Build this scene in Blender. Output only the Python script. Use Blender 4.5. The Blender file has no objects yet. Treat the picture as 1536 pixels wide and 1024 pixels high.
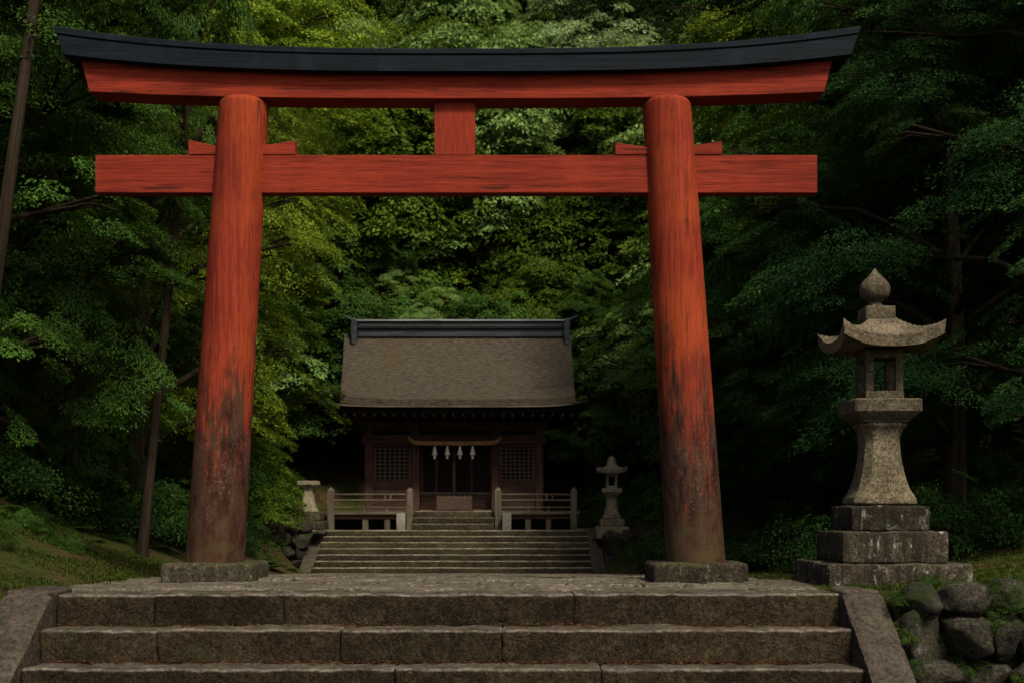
import bpy, math, random
import numpy as np
from mathutils import Vector, noise

random.seed(11)
RNG = np.random.default_rng(7)
S = bpy.context.scene
C = S.collection
R = math.radians
PI = math.pi

# ------------------------------------------------------------------ helpers
def tag(o, label=None, cat=None, group=None, kind=None):
    if label: o['label'] = label
    if cat: o['category'] = cat
    if group: o['group'] = group
    if kind: o['kind'] = kind
    return o

def thing(name, label, cat, loc=(0, 0, 0), group=None):
    o = bpy.data.objects.new(name, None)
    C.objects.link(o)
    o.location = loc
    o.empty_display_size = 0.2
    return tag(o, label, cat, group)

class MB:
    def __init__(s):
        s.v = []; s.f = []
    def add(s, v, f):
        n = len(s.v)
        s.v.extend([tuple(p) for p in v])
        s.f.extend([tuple(i + n for i in q) for q in f])
        return s
    def box(s, x0, x1, y0, y1, z0, z1):
        v = [(x, y, z) for z in (z0, z1) for y in (y0, y1) for x in (x0, x1)]
        return s.add(v, [(0, 2, 3, 1), (4, 5, 7, 6), (0, 1, 5, 4), (2, 6, 7, 3), (0, 4, 6, 2), (1, 3, 7, 5)])
    def rblock(s, x0, x1, y0, y1, z0, z1, r=0.02, seg=0.08, amp=0.006, freq=5.0, seed=0, cap=60, fine=0.25):
        """box with rounded edges and a rough hewn surface"""
        lo = np.array((x0, y0, z0), float); hi = np.array((x1, y1, z1), float)
        c = (lo + hi) / 2; h = (hi - lo) / 2
        r = min(r, h.min() * 0.95)
        axes = []
        for k in range(3):
            n = max(1, min(cap, int(round((2 * h[k] - 2 * r) / seg))))
            inner = np.linspace(-h[k] + r, h[k] - r, n + 1)
            axes.append(np.concatenate([[-h[k], -h[k] + r * 0.45], inner, [h[k] - r * 0.45, h[k]]]))
        idx = {}; vs = []; fs = []
        def vid(p):
            key = (round(p[0], 5), round(p[1], 5), round(p[2], 5))
            if key in idx: return idx[key]
            q = np.array(p)
            inn = np.clip(q, -h + r, h - r)
            d = q - inn
            L = np.linalg.norm(d)
            d = d / L if L > 0 else d
            q = inn + d * r + c
            nz = noise.noise(Vector(q * freq) + Vector((seed * 7.3, seed * 3.1, seed * 1.7)))
            nz2 = noise.noise(Vector(q * freq * 3.3) + Vector((seed * 2.3, 9.1, seed)))
            q = q + d * amp * (nz + fine * 2 * nz2)
            idx[key] = len(vs); vs.append(tuple(q))
            return idx[key]
        for k in range(3):
            a, b = [(1, 2), (2, 0), (0, 1)][k]
            for sg in (-1, 1):
                A, B = axes[a], axes[b]
                for i in range(len(A) - 1):
                    for j in range(len(B) - 1):
                        q = []
                        for (ii, jj) in ((i, j), (i + 1, j), (i + 1, j + 1), (i, j + 1)):
                            p = [0, 0, 0]
                            p[k] = sg * h[k]; p[a] = A[ii]; p[b] = B[jj]
                            q.append(vid(p))
                        fs.append(tuple(q) if sg > 0 else tuple(reversed(q)))
        return s.add(vs, fs)
    def stack(s, rings, caps=True):
        n = len(rings[0]); v = [p for r in rings for p in r]; f = []
        for i in range(len(rings) - 1):
            for j in range(n):
                k = (j + 1) % n
                f.append((i * n + j, i * n + k, (i + 1) * n + k, (i + 1) * n + j))
        if caps:
            f.append(tuple(reversed(range(n))))
            f.append(tuple((len(rings) - 1) * n + j for j in range(n)))
        return s.add(v, f)
    def lathe(s, prof, cx, cy, n=28):
        return s.stack([[(cx + r * math.cos(2 * PI * j / n), cy + r * math.sin(2 * PI * j / n), z) for j in range(n)] for (r, z) in prof])
    def tube(s, pts, rad, n=8):
        pts = [Vector(p) for p in pts]
        rings = []
        up = None
        for i, p in enumerate(pts):
            t = (pts[min(i + 1, len(pts) - 1)] - pts[max(i - 1, 0)]).normalized()
            if up is None:
                up = Vector((1, 0, 0)) if abs(t.x) < 0.8 else Vector((0, 0, 1))
            a = (up - t * up.dot(t)).normalized(); b = t.cross(a); up = a
            r = rad[i] if hasattr(rad, '__len__') else rad
            rings.append([tuple(p + (a * math.cos(2 * PI * j / n) + b * math.sin(2 * PI * j / n)) * r) for j in range(n)])
        return s.stack(rings)
    def build(s, name, mat, parent=None, smooth=None, kind=None):
        off = Vector((0, 0, 0))
        p = parent
        while p is not None:
            off += p.location; p = p.parent
        me = bpy.data.meshes.new(name)
        me.from_pydata([(a - off.x, b - off.y, c - off.z) for a, b, c in s.v], [], s.f)
        me.update()
        if smooth:
            me.polygons.foreach_set('use_smooth', [True] * len(me.polygons))
            me.set_sharp_from_angle(angle=R(smooth))
        me.materials.append(mat)
        o = bpy.data.objects.new(name, me)
        C.objects.link(o)
        if parent: o.parent = parent
        if kind: o['kind'] = kind
        return o

def np_mesh(name, V, quads):
    me = bpy.data.meshes.new(name)
    V = np.asarray(V, np.float32); Q = np.asarray(quads, np.int32)
    me.vertices.add(len(V)); me.vertices.foreach_set('co', V.ravel())
    me.loops.add(Q.size); me.loops.foreach_set('vertex_index', Q.ravel())
    me.polygons.add(len(Q))
    me.polygons.foreach_set('loop_start', np.arange(0, Q.size, Q.shape[1], dtype=np.int32))
    me.polygons.foreach_set('loop_total', np.full(len(Q), Q.shape[1], np.int32))
    me.update(calc_edges=True)
    return me

# ------------------------------------------------------------------ materials
class NT:
    def __init__(s, name):
        s.m = bpy.data.materials.new(name); s.m.use_nodes = True
        s.t = s.m.node_tree; s.t.nodes.clear()
        s.out = s.n('ShaderNodeOutputMaterial')
    def n(s, typ, ins=None, **kw):
        x = s.t.nodes.new(typ)
        for k, v in kw.items(): setattr(x, k, v)
        for k, v in (ins or {}).items():
            if isinstance(v, bpy.types.NodeSocket): s.t.links.new(v, x.inputs[k])
            else: x.inputs[k].default_value = v
        return x
    def coord(s, scale=(1, 1, 1), kind='Object'):
        tc = s.n('ShaderNodeTexCoord')
        return s.n('ShaderNodeMapping', {'Vector': tc.outputs[kind], 'Scale': scale}).outputs[0]
    def noise(s, vec, scale, detail=5, rough=0.6, dist=0.0):
        return s.n('ShaderNodeTexNoise', {'Vector': vec, 'Scale': scale, 'Detail': detail, 'Roughness': rough, 'Distortion': dist}).outputs['Fac']
    def ramp(s, fac, stops):
        r = s.n('ShaderNodeValToRGB', {'Fac': fac})
        e = r.color_ramp.elements
        while len(e) < len(stops): e.new(0.5)
        for k, (p, c) in enumerate(stops):
            e[k].position = p
            e[k].color = (c, c, c, 1) if not hasattr(c, '__len__') else (*c, 1)
        return r.outputs['Color']
    def mix(s, fac, a, b, mode='MIX'):
        x = s.n('ShaderNodeMix', data_type='RGBA', blend_type=mode)
        for i, v in ((0, fac), (6, a), (7, b)):
            if isinstance(v, bpy.types.NodeSocket): s.t.links.new(v, x.inputs[i])
            elif i == 0: x.inputs[0].default_value = v
            else: x.inputs[i].default_value = (*v, 1)
        return x.outputs[2]
    def math(s, op, a, b=0.0, c=None, clamp=False):
        x = s.n('ShaderNodeMath', operation=op, use_clamp=clamp)
        for i, v in enumerate((a, b) if c is None else (a, b, c)):
            if isinstance(v, bpy.types.NodeSocket): s.t.links.new(v, x.inputs[i])
            else: x.inputs[i].default_value = v
        return x.outputs[0]
    def maprange(s, v, a, b, c=0.0, d=1.0):
        return s.n('ShaderNodeMapRange', {'Value': v, 'From Min': a, 'From Max': b, 'To Min': c, 'To Max': d}, interpolation_type='SMOOTHSTEP').outputs[0]
    def up(s):
        g = s.n('ShaderNodeNewGeometry')
        return s.n('ShaderNodeSeparateXYZ', {'Vector': g.outputs['Normal']}).outputs['Z']
    def objz(s):
        return s.n('ShaderNodeSeparateXYZ', {'Vector': s.n('ShaderNodeTexCoord').outputs['Object']}).outputs['Z']
    def finish(s, col, rough=0.8, height=None, strength=0.4, dist=0.02, spec=0.3):
        ins = {'Base Color': col if isinstance(col, bpy.types.NodeSocket) else (*col, 1), 'Roughness': rough, 'Specular IOR Level': spec}
        b = s.n('ShaderNodeBsdfPrincipled', ins)
        if height is not None:
            bm = s.n('ShaderNodeBump', {'Height': height, 'Strength': strength, 'Distance': dist})
            s.t.links.new(bm.outputs[0], b.inputs['Normal'])
        s.t.links.new(b.outputs[0], s.out.inputs['Surface'])
        return s.m

def mat_stone(name, dark, light, lichen=(0.30, 0.29, 0.24), lich=0.5, moss=0.3, mossc=(0.035, 0.05, 0.012), worn=None, streak=0.0, scale=1.0, rough=0.85, bump=0.6):
    t = NT(name)
    w = t.coord()
    n1 = t.noise(w, 1.7 * scale, 6, 0.65)
    oi = t.n('ShaderNodeObjectInfo')
    n2 = t.noise(w, 22 * scale, 6, 0.7)
    n3 = t.noise(w, 90 * scale, 3, 0.7)
    col = t.mix(t.maprange(n1, 0.3, 0.7), dark, light)
    col = t.mix(t.ramp(n2, [(0.36, 0.0), (0.60, 1.0)]), t.mix(0.68, col, (0.0, 0.0, 0.0)), col)
    col = t.mix(t.math('MULTIPLY', t.maprange(n3, 0.52, 0.75), 0.55), col, tuple(min(1, c * 2.2) for c in light))
    n5 = t.noise(w, 42 * scale, 5, 0.78)
    gk = t.maprange(n5, 0.36, 0.66, 0.5, 1.5)
    col = t.mix(1.0, col, t.n('ShaderNodeCombineColor', {'Red': gk, 'Green': gk, 'Blue': gk}).outputs[0], 'MULTIPLY')
    if lich > 0:
        l = t.noise(w, 6.5 * scale, 7, 0.7, 0.6)
        l2 = t.noise(w, 45 * scale, 4, 0.7)
        m = t.math('MULTIPLY', t.maprange(l, 0.56, 0.68), t.maprange(l2, 0.4, 0.6))
        col = t.mix(t.math('MULTIPLY', m, lich), col, lichen)
    if streak > 0:
        sw = t.coord((9, 9, 1.1))
        st = t.noise(sw, 1.3, 5, 0.65, 0.4)
        side = t.maprange(t.up(), 0.75, 0.3)
        col = t.mix(t.math('MULTIPLY', t.math('MULTIPLY', t.maprange(st, 0.46, 0.6), streak), side), col, (0.018, 0.013, 0.009))
        st2 = t.noise(t.coord((7, 7, 1.6)), 2.1, 6, 0.7, 0.5)
        col = t.mix(t.math('MULTIPLY', t.math('MULTIPLY', t.maprange(st2, 0.57, 0.66), streak * 0.7), t.maprange(n2, 0.4, 0.6)), col, lichen)
    kk = t.maprange(oi.outputs['Random'], 0, 1, 0.74, 1.26)
    col = t.mix(1.0, col, t.n('ShaderNodeCombineColor', {'Red': kk, 'Green': kk, 'Blue': t.math('MULTIPLY', kk, 0.97)}).outputs[0], 'MULTIPLY')
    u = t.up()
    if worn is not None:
        col = t.mix(t.math('MULTIPLY', t.maprange(u, 0.2, 0.62), t.math('MULTIPLY', t.maprange(u, 0.86, 0.995, 0.95, 0.5), t.maprange(t.noise(w, 5, 6, 0.75), 0.34, 0.62, 0.25, 1.0))), col, t.mix(t.maprange(n2, 0.32, 0.62), tuple(c * 0.40 for c in worn), worn))  # light caught by upper edges painted paler by facing, along with tread wear
    if moss > 0:
        mn = t.noise(w, 3.1 * scale, 6, 0.65)
        mm = t.math('MULTIPLY', t.maprange(t.math('ADD', mn, t.math('MULTIPLY', u, 0.08)), 0.55, 0.68), moss)
        col = t.mix(mm, col, t.mix(n2, tuple(c * 0.5 for c in mossc), mossc))
    n4 = t.noise(w, 9 * scale, 6, 0.72)
    h = t.math('ADD', t.math('MULTIPLY', n4, 1.6), t.math('ADD', t.math('MULTIPLY', t.math('ADD', n2, n5), 0.9), t.math('MULTIPLY', n3, 0.35)))
    return t.finish(col, rough, h, bump, 0.04, 0.10)

def mat_red(name, axis, weather=False):
    t = NT(name)
    sc = {'x': (0.5, 14, 14), 'z': (14, 14, 0.55)}[axis]
    w = t.coord(sc)
    g = t.noise(w, 2.2, 6, 0.62, 0.3)
    g2 = t.noise(w, 9.0, 4, 0.7)
    big = t.noise(t.coord(), 1.1, 4, 0.6)
    col = t.mix(t.maprange(g, 0.3, 0.7), (0.108, 0.0125, 0.0070), (0.238, 0.0300, 0.0145))
    col = t.mix(t.math('MULTIPLY', t.maprange(big, 0.35, 0.7), 0.55), col, ((0.35, 0.062, 0.014) if weather else (0.275, 0.037, 0.013)))
    col = t.mix(t.math('MULTIPLY', t.maprange(g2, 0.45, 0.72), 0.6), col, (0.035, 0.007, 0.005))
    # worn through, dark cracks in the grain
    cr = t.noise(t.coord(tuple(s * 1.0 for s in sc)), 1.25, 7, 0.72, 0.15)
    patch = t.noise(t.coord(), 2.3, 3, 0.5)
    cm = t.math('MULTIPLY', t.maprange(cr, 0.585, 0.63), t.maprange(patch, 0.42, 0.60))
    col = t.mix(t.math('MULTIPLY', cm, 0.85), col, (0.022, 0.014, 0.011))
    if weather:
        z = t.objz()
        wn = t.noise(t.coord((5, 5, 0.8)), 1.4, 7, 0.68, 0.5)
        wn2 = t.noise(t.coord((9, 9, 2.2)), 2.6, 6, 0.7, 0.4)
        wz = t.math('ADD', t.math('ADD', z, t.math('MULTIPLY', t.math('SUBTRACT', wn, 0.5), 4.6)), t.math('MULTIPLY', t.math('SUBTRACT', wn2, 0.5), 2.6))
        m1 = t.math('MAXIMUM', t.maprange(wz, 2.35, 1.05), t.maprange(t.math('ADD', z, t.math('MULTIPLY', t.math('SUBTRACT', wn2, 0.5), 1.6)), 1.35, 0.45))
        dirt = t.mix(t.maprange(t.noise(t.coord((3, 3, 1.2)), 3, 6, 0.7), 0.35, 0.65), (0.007, 0.0055, 0.0042), (0.042, 0.029, 0.018))
        col = t.mix(t.math('MULTIPLY', m1, 0.91), col, dirt)
        # pale flakes where the old paint has gone
        fl = t.noise(t.coord((1, 1, 0.6)), 60, 5, 0.75)
        fz = t.math('MULTIPLY', t.maprange(z, 0.3, 0.8), t.maprange(z, 1.9, 1.2))
        fm = t.math('MULTIPLY', t.math('MULTIPLY', t.maprange(fl, 0.56, 0.64), fz), t.maprange(wn2, 0.40, 0.6))
        col = t.mix(t.math('MULTIPLY', fm, 0.75), col, (0.17, 0.14, 0.115))
        ms = t.math('MULTIPLY', t.maprange(z, 0.85, 0.15), t.maprange(t.noise(t.coord(), 4, 6, 0.7), 0.42, 0.65))
        col = t.mix(t.math('MULTIPLY', ms, 0.7), col, (0.060, 0.050, 0.018))
    h = t.math('ADD', t.math('MULTIPLY', g, 0.5), t.math('SUBTRACT', t.math('MULTIPLY', g2, 0.4), t.math('MULTIPLY', cm, 0.8)))
    return t.finish(col, 0.78, h, 0.6, 0.014, 0.07)

def mat_wood(name, a, b, axis='x', rough=0.8, freq=1.0, bump=0.35):
    t = NT(name)
    sc = {'x': (0.6, 11, 11), 'z': (11, 11, 0.6), 'y': (11, 0.6, 11)}[axis]
    g = t.noise(t.coord(tuple(k * freq for k in sc)), 2.0, 6, 0.65, 0.3)
    g2 = t.noise(t.coord(), 2.0, 4, 0.6)
    col = t.mix(t.maprange(g, 0.3, 0.7), a, b)
    col = t.mix(t.math('MULTIPLY', t.maprange(g2, 0.5, 0.7), 0.4), col, tuple(c * 0.45 for c in a))
    return t.finish(col, rough, g, bump, 0.012, 0.12)

def mat_thatch():
    t = NT('bark_roof')
    w = t.coord((1.2, 5, 5))
    g = t.noise(w, 5.5, 6, 0.75, 0.4)
    g2 = t.noise(t.coord((1, 1, 1)), 0.8, 4, 0.6)
    f = t.noise(t.coord((2, 9, 9)), 11, 3, 0.7)
    col = t.mix(t.maprange(g, 0.36, 0.64), (0.026, 0.020, 0.014), (0.112, 0.090, 0.066))
    col = t.mix(t.math('MULTIPLY', t.maprange(g2, 0.4, 0.7), 0.5), col, (0.075, 0.060, 0.030))
    h = t.math('ADD', g, t.math('MULTIPLY', f, 0.7))
    return t.finish(col, 0.95, h, 0.9, 0.05, 0.1)

def mat_black():
    t = NT('black_board')
    g = t.noise(t.coord((0.5, 12, 12)), 2.5, 6, 0.65, 0.2)
    b = t.noise(t.coord((1, 1, 0.6)), 2.2, 6, 0.65)
    v = t.noise(t.coord((8, 8, 0.8)), 1.0, 5, 0.6)
    col = t.mix(t.maprange(g, 0.3, 0.7), (0.0022, 0.004, 0.006), (0.0065, 0.0105, 0.0145))
    col = t.mix(t.math('MULTIPLY', t.maprange(b, 0.5, 0.72), 0.5), col, (0.013, 0.019, 0.025))
    col = t.mix(t.math('MULTIPLY', t.maprange(v, 0.5, 0.7), 0.4), col, (0.003, 0.004, 0.005))
    return t.finish(col, 0.75, g, 0.5, 0.01, 0.10)

def mat_leaf(name, a, b, c, trans=0.35, vary=0.5, gloss=0.03, soft=0.45, hub=-0.6):
    t = NT(name)
    g = t.n('ShaderNodeNewGeometry')
    oi = t.n('ShaderNodeObjectInfo')
    rnd = g.outputs['Random Per Island']
    big = t.noise(t.coord(), 0.9, 4, 0.6)
    f = t.math('ADD', t.math('MULTIPLY', rnd, 0.45), t.math('MULTIPLY', t.math('SUBTRACT', big, 0.5), 1.5), clamp=True)
    col = t.ramp(f, [(0.0, a), (0.45, b), (1.0, c)])
    k = t.maprange(oi.outputs['Random'], 0, 1, 1 - vary * 0.5, 1 + vary * 0.5)
    col = t.mix(1.0, col, t.n('ShaderNodeCombineColor', {'Red': k, 'Green': k, 'Blue': k}).outputs[0], 'MULTIPLY')
    # leaves of one spray share much of their facing, so clumps shade as rounded masses
    tc = t.n('ShaderNodeTexCoord')
    rad = t.n('ShaderNodeVectorMath', {0: tc.outputs['Object'], 1: (0, 0, hub)}, operation='SUBTRACT').outputs[0]
    rad = t.n('ShaderNodeVectorMath', {0: rad}, operation='NORMALIZE').outputs[0]
    rad = t.n('ShaderNodeVectorTransform', {'Vector': rad}, vector_type='VECTOR', convert_from='OBJECT', convert_to='WORLD').outputs[0]
    mx = t.n('ShaderNodeMix', {0: soft, 4: g.outputs['Normal'], 5: rad}, data_type='VECTOR').outputs[1]
    nn = t.n('ShaderNodeVectorMath', {0: mx}, operation='NORMALIZE').outputs[0]
    d = t.n('ShaderNodeBsdfDiffuse', {'Color': col, 'Normal': nn})
    tr = t.n('ShaderNodeBsdfTranslucent', {'Color': t.mix(0.6, col, (0.10, 0.13, 0.01))})
    m = t.n('ShaderNodeMixShader', {0: trans, 1: d.outputs[0], 2: tr.outputs[0]})
    gl = t.n('ShaderNodeBsdfGlossy', {'Color': (0.30, 0.36, 0.18, 1), 'Roughness': 0.55})
    m2 = t.n('ShaderNodeMixShader', {0: gloss, 1: m.outputs[0], 2: gl.outputs[0]})
    t.t.links.new(m2.outputs[0], t.out.inputs['Surface'])
    return t.m

def mat_ground():
    t = NT('mossy_ground')
    w = t.coord()
    n = t.noise(w, 0.9, 7, 0.65)
    n2 = t.noise(w, 9, 6, 0.7)
    n3 = t.noise(w, 60, 4, 0.7)
    grass = t.mix(t.maprange(n2, 0.3, 0.7), (0.013, 0.019, 0.003), (0.046, 0.054, 0.007))
    dirt = t.mix(t.maprange(n2, 0.3, 0.7), (0.026, 0.015, 0.007), (0.078, 0.046, 0.019))
    col = t.mix(t.maprange(n, 0.45, 0.58), grass, dirt)
    col = t.mix(t.math('MULTIPLY', t.maprange(n3, 0.45, 0.7), 0.4), col, (0.012, 0.012, 0.006))
    return t.finish(col, 0.95, t.math('ADD', n2, t.math('MULTIPLY', n3, 0.5)), 0.8, 0.05, 0.1)

M = {}
M['red_x'] = mat_red('red_paint_beam', 'x')
M['red_z'] = mat_red('red_paint_strut', 'z')
M['red_col'] = mat_red('red_paint_column', 'z', True)
M['black'] = mat_black()
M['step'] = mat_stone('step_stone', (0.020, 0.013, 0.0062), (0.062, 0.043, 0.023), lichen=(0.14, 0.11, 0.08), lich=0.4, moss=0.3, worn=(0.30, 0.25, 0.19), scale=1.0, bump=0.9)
M['cheek'] = mat_stone('cheek_stone', (0.040, 0.029, 0.019), (0.095, 0.074, 0.052), lich=0.4, moss=0.35, worn=(0.135, 0.108, 0.080), scale=1.2, bump=0.9)
M['flag'] = mat_stone('flagstone', (0.09, 0.073, 0.052), (0.21, 0.176, 0.134), lich=0.25, moss=0.35, mossc=(0.07, 0.065, 0.025), scale=0.8)
M['base'] = mat_stone('mossy_base_stone', (0.036, 0.028, 0.017), (0.09, 0.076, 0.048), lich=0.6, moss=0.85, mossc=(0.055, 0.065, 0.016), streak=0.5)
M['lantern'] = mat_stone('lantern_granite', (0.082, 0.064, 0.038), (0.180, 0.146, 0.094), lichen=(0.36, 0.34, 0.29), lich=0.55, moss=0.25, mossc=(0.05, 0.05, 0.02), streak=0.25, scale=1.6)
M['plinth'] = mat_stone('stained_plinth', (0.026, 0.020, 0.013), (0.070, 0.056, 0.038), lichen=(0.34, 0.315, 0.265), lich=0.9, moss=0.35, streak=0.95, scale=1.1)
M['far_step'] = mat_stone('far_step_stone', (0.026, 0.020, 0.011), (0.062, 0.050, 0.029), lich=0.15, moss=0.4, mossc=(0.05, 0.05, 0.015), worn=(0.50, 0.43, 0.31), scale=0.8)  # strong pale tone paints highlights along the step edges
M['wall'] = mat_stone('wall_boulder', (0.019, 0.016, 0.011), (0.060, 0.052, 0.038), lichen=(0.17, 0.16, 0.13), lich=0.6, moss=0.9, mossc=(0.022, 0.034, 0.008), streak=0.2)
M['granite_aged'] = mat_stone('aged_granite', (0.20, 0.17, 0.11), (0.40, 0.345, 0.235), lich=0.4, moss=0.4, mossc=(0.06, 0.06, 0.02), streak=0.3, scale=1.5)
M['granite'] = mat_stone('grey_granite', (0.18, 0.165, 0.14), (0.33, 0.31, 0.27), lich=0.3, moss=0.0, scale=2.5)
M['thatch'] = mat_thatch()
M['dark_x'] = mat_wood('dark_timber', (0.026, 0.014, 0.010), (0.085, 0.046, 0.034), 'x')
M['dark_z'] = mat_wood('dark_timber_upright', (0.030, 0.015, 0.012), (0.100, 0.050, 0.038), 'z')
M['ink'] = mat_wood('black_eave_timber', (0.006, 0.006, 0.006), (0.018, 0.016, 0.015), 'x')
M['tile'] = mat_wood('ridge_tile', (0.018, 0.021, 0.026), (0.050, 0.056, 0.064), 'x', 0.5)
M['tile_lit'] = mat_wood('lit_ridge_tile', (0.15, 0.16, 0.17), (0.30, 0.31, 0.32), 'x', 0.5)  # light along the ridge top painted as a paler tile
M['grey_x'] = mat_wood('weathered_rail', (0.052, 0.042, 0.030), (0.130, 0.108, 0.078), 'x')
M['grey_z'] = mat_wood('weathered_post', (0.052, 0.042, 0.029), (0.130, 0.107, 0.075), 'z')
M['lattice'] = mat_wood('lattice_bar', (0.075, 0.054, 0.040), (0.150, 0.112, 0.085), 'x')
M['gloom'] = mat_wood('shadowed_board', (0.006, 0.004, 0.003), (0.016, 0.010, 0.008), 'z')  # shade indoors and in recesses put into the board colour
M['box'] = mat_wood('offering_box_wood', (0.040, 0.025, 0.018), (0.080, 0.052, 0.039), 'x')
M['straw'] = mat_wood('straw_rope', (0.20, 0.115, 0.040), (0.40, 0.25, 0.10), 'x', 0.9, 2.0)
M['paper'] = mat_wood('white_paper', (0.55, 0.52, 0.46), (0.75, 0.71, 0.64), 'z', 0.9)
M['tassel'] = mat_wood('pale_tassel', (0.52, 0.40, 0.32), (0.72, 0.58, 0.48), 'z', 0.9)
M['bark'] = mat_wood('tree_bark', (0.009, 0.006, 0.0035), (0.036, 0.025, 0.014), 'z', 0.95, 0.7, 0.9)
M['ground'] = mat_ground()
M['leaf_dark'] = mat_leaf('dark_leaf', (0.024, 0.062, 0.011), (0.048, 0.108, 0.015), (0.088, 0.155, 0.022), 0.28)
M['leaf_shade'] = mat_leaf('shaded_leaf', (0.020, 0.060, 0.016), (0.038, 0.100, 0.024), (0.066, 0.138, 0.030), 0.22)  # dimness of the right wood put into the leaf colour
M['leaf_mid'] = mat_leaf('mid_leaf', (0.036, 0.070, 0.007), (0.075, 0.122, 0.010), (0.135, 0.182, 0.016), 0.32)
M['leaf_lit'] = mat_leaf('sunlit_leaf', (0.095, 0.155, 0.013), (0.180, 0.250, 0.020), (0.285, 0.345, 0.036), 0.38)  # sunlight on the foliage put in as brighter, yellower leaves
M['leaf_hill'] = mat_leaf('hazy_hill_leaf', (0.105, 0.185, 0.048), (0.185, 0.285, 0.072), (0.265, 0.360, 0.095), 0.42, 0.6)  # distance haze put into the leaves as a lighter green
M['leaf_haze'] = mat_leaf('paler_haze_leaf', (0.140, 0.205, 0.080), (0.215, 0.295, 0.115), (0.300, 0.375, 0.150), 0.42, 0.6)  # palest hill copy, with more haze mixed into its colour
M['leaf_deep'] = mat_leaf('deep_shade_leaf', (0.008, 0.024, 0.005), (0.016, 0.042, 0.008), (0.030, 0.062, 0.011), 0.22)  # undergrowth shade painted in as a much darker green
M['fern'] = mat_leaf('fern_leaf', (0.016, 0.036, 0.007), (0.034, 0.066, 0.010), (0.066, 0.102, 0.016), 0.3, soft=0.0)
M['grass'] = mat_leaf('grass_blade', (0.016, 0.028, 0.003), (0.036, 0.052, 0.005), (0.085, 0.085, 0.010), 0.3, soft=0.0)
M['litter'] = mat_leaf('dead_leaf', (0.045, 0.018, 0.009), (0.095, 0.040, 0.018), (0.150, 0.078, 0.036), 0.1, soft=0.0)

# ------------------------------------------------------------------ the lie of the land
def axis_x(y): return -0.53 - 0.0527 * (y - 9.4)
def smooth(a, b, x):
    t = min(1.0, max(0.0, (x - a) / (b - a)))
    return t * t * (3 - 2 * t)
def along(y):
    if y < 11.5: return 0.0
    if y < 28: return -0.78 * (y - 11.5) / 16.5
    return -0.78
def ground_z(x, y):
    dx = x - axis_x(y)
    z = along(y)
    side = smooth(3.5, 4.6, abs(dx))
    z += side * smooth(26.5, 30.2, y) * 1.05
    if y > 30: z += (1 - side) * smooth(31, 38, y) * 1.05
    if dx < 0:
        d = max(0.0, -dx - 3.3)
        z += 0.34 * d ** 1.2 * (1 - 0.25 * smooth(6, 16, d))
    else:
        d = max(0.0, dx - 4.6)
        z += 0.15 * d ** 1.15
    if y > 37: z += 0.80 * (min(y, 108) - 37) * smooth(37, 46, y) 
    z += max(0, abs(dx) - 16) * 0.35 if abs(dx) < 90 else 74 * 0.35
    edge = smooth(3.0, 3.9, abs(dx)) * smooth(9.3, 10.6, y)
    z += edge * 0.10 * noise.noise(Vector((x * 0.7, y * 0.7, 2.0))) + edge * 0.03 * noise.noise(Vector((x * 2.9, y * 2.9, 5.0)))
    z -= 0.05 * (1 - smooth(2.9, 3.3, abs(dx)))
    return z

xs = np.unique(np.concatenate([np.linspace(-140, -22, 30), np.linspace(-22, -9, 34), np.linspace(-9, 9, 121), np.linspace(9, 22, 34), np.linspace(22, 140, 30)]))
ys = np.unique(np.concatenate([np.linspace(9.42, 20, 90), np.linspace(20, 42, 80), np.linspace(42, 180, 60)]))
V = [(x, y, ground_z(x, y) if y > 9.425 else ground_z(x, y) - 0.5) for y in [9.40] + list(ys) for x in xs]
ys = np.concatenate([[9.40], ys])
nx = len(xs)
Q = [(j * nx + i, j * nx + i + 1, (j + 1) * nx + i + 1, (j + 1) * nx + i) for j in range(len(ys) - 1) for i in range(nx - 1)]
g = MB(); g.v = V; g.f = Q
go = g.build('ground', M['ground'], smooth=60, kind='structure')
lo = MB()
lxs = np.linspace(-60, 60, 81); lys = np.linspace(-40, 9.5, 40)
lo.v = [(x, y, -1.0 + 0.02 * noise.noise(Vector((x, y, 3)))) for y in lys for x in lxs]
lo.f = [(j * 81 + i, j * 81 + i + 1, (j + 1) * 81 + i + 1, (j + 1) * 81 + i) for j in range(39) for i in range(80)]
lo.build('lower_ground', M['ground'], smooth=60, kind='structure')

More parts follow.
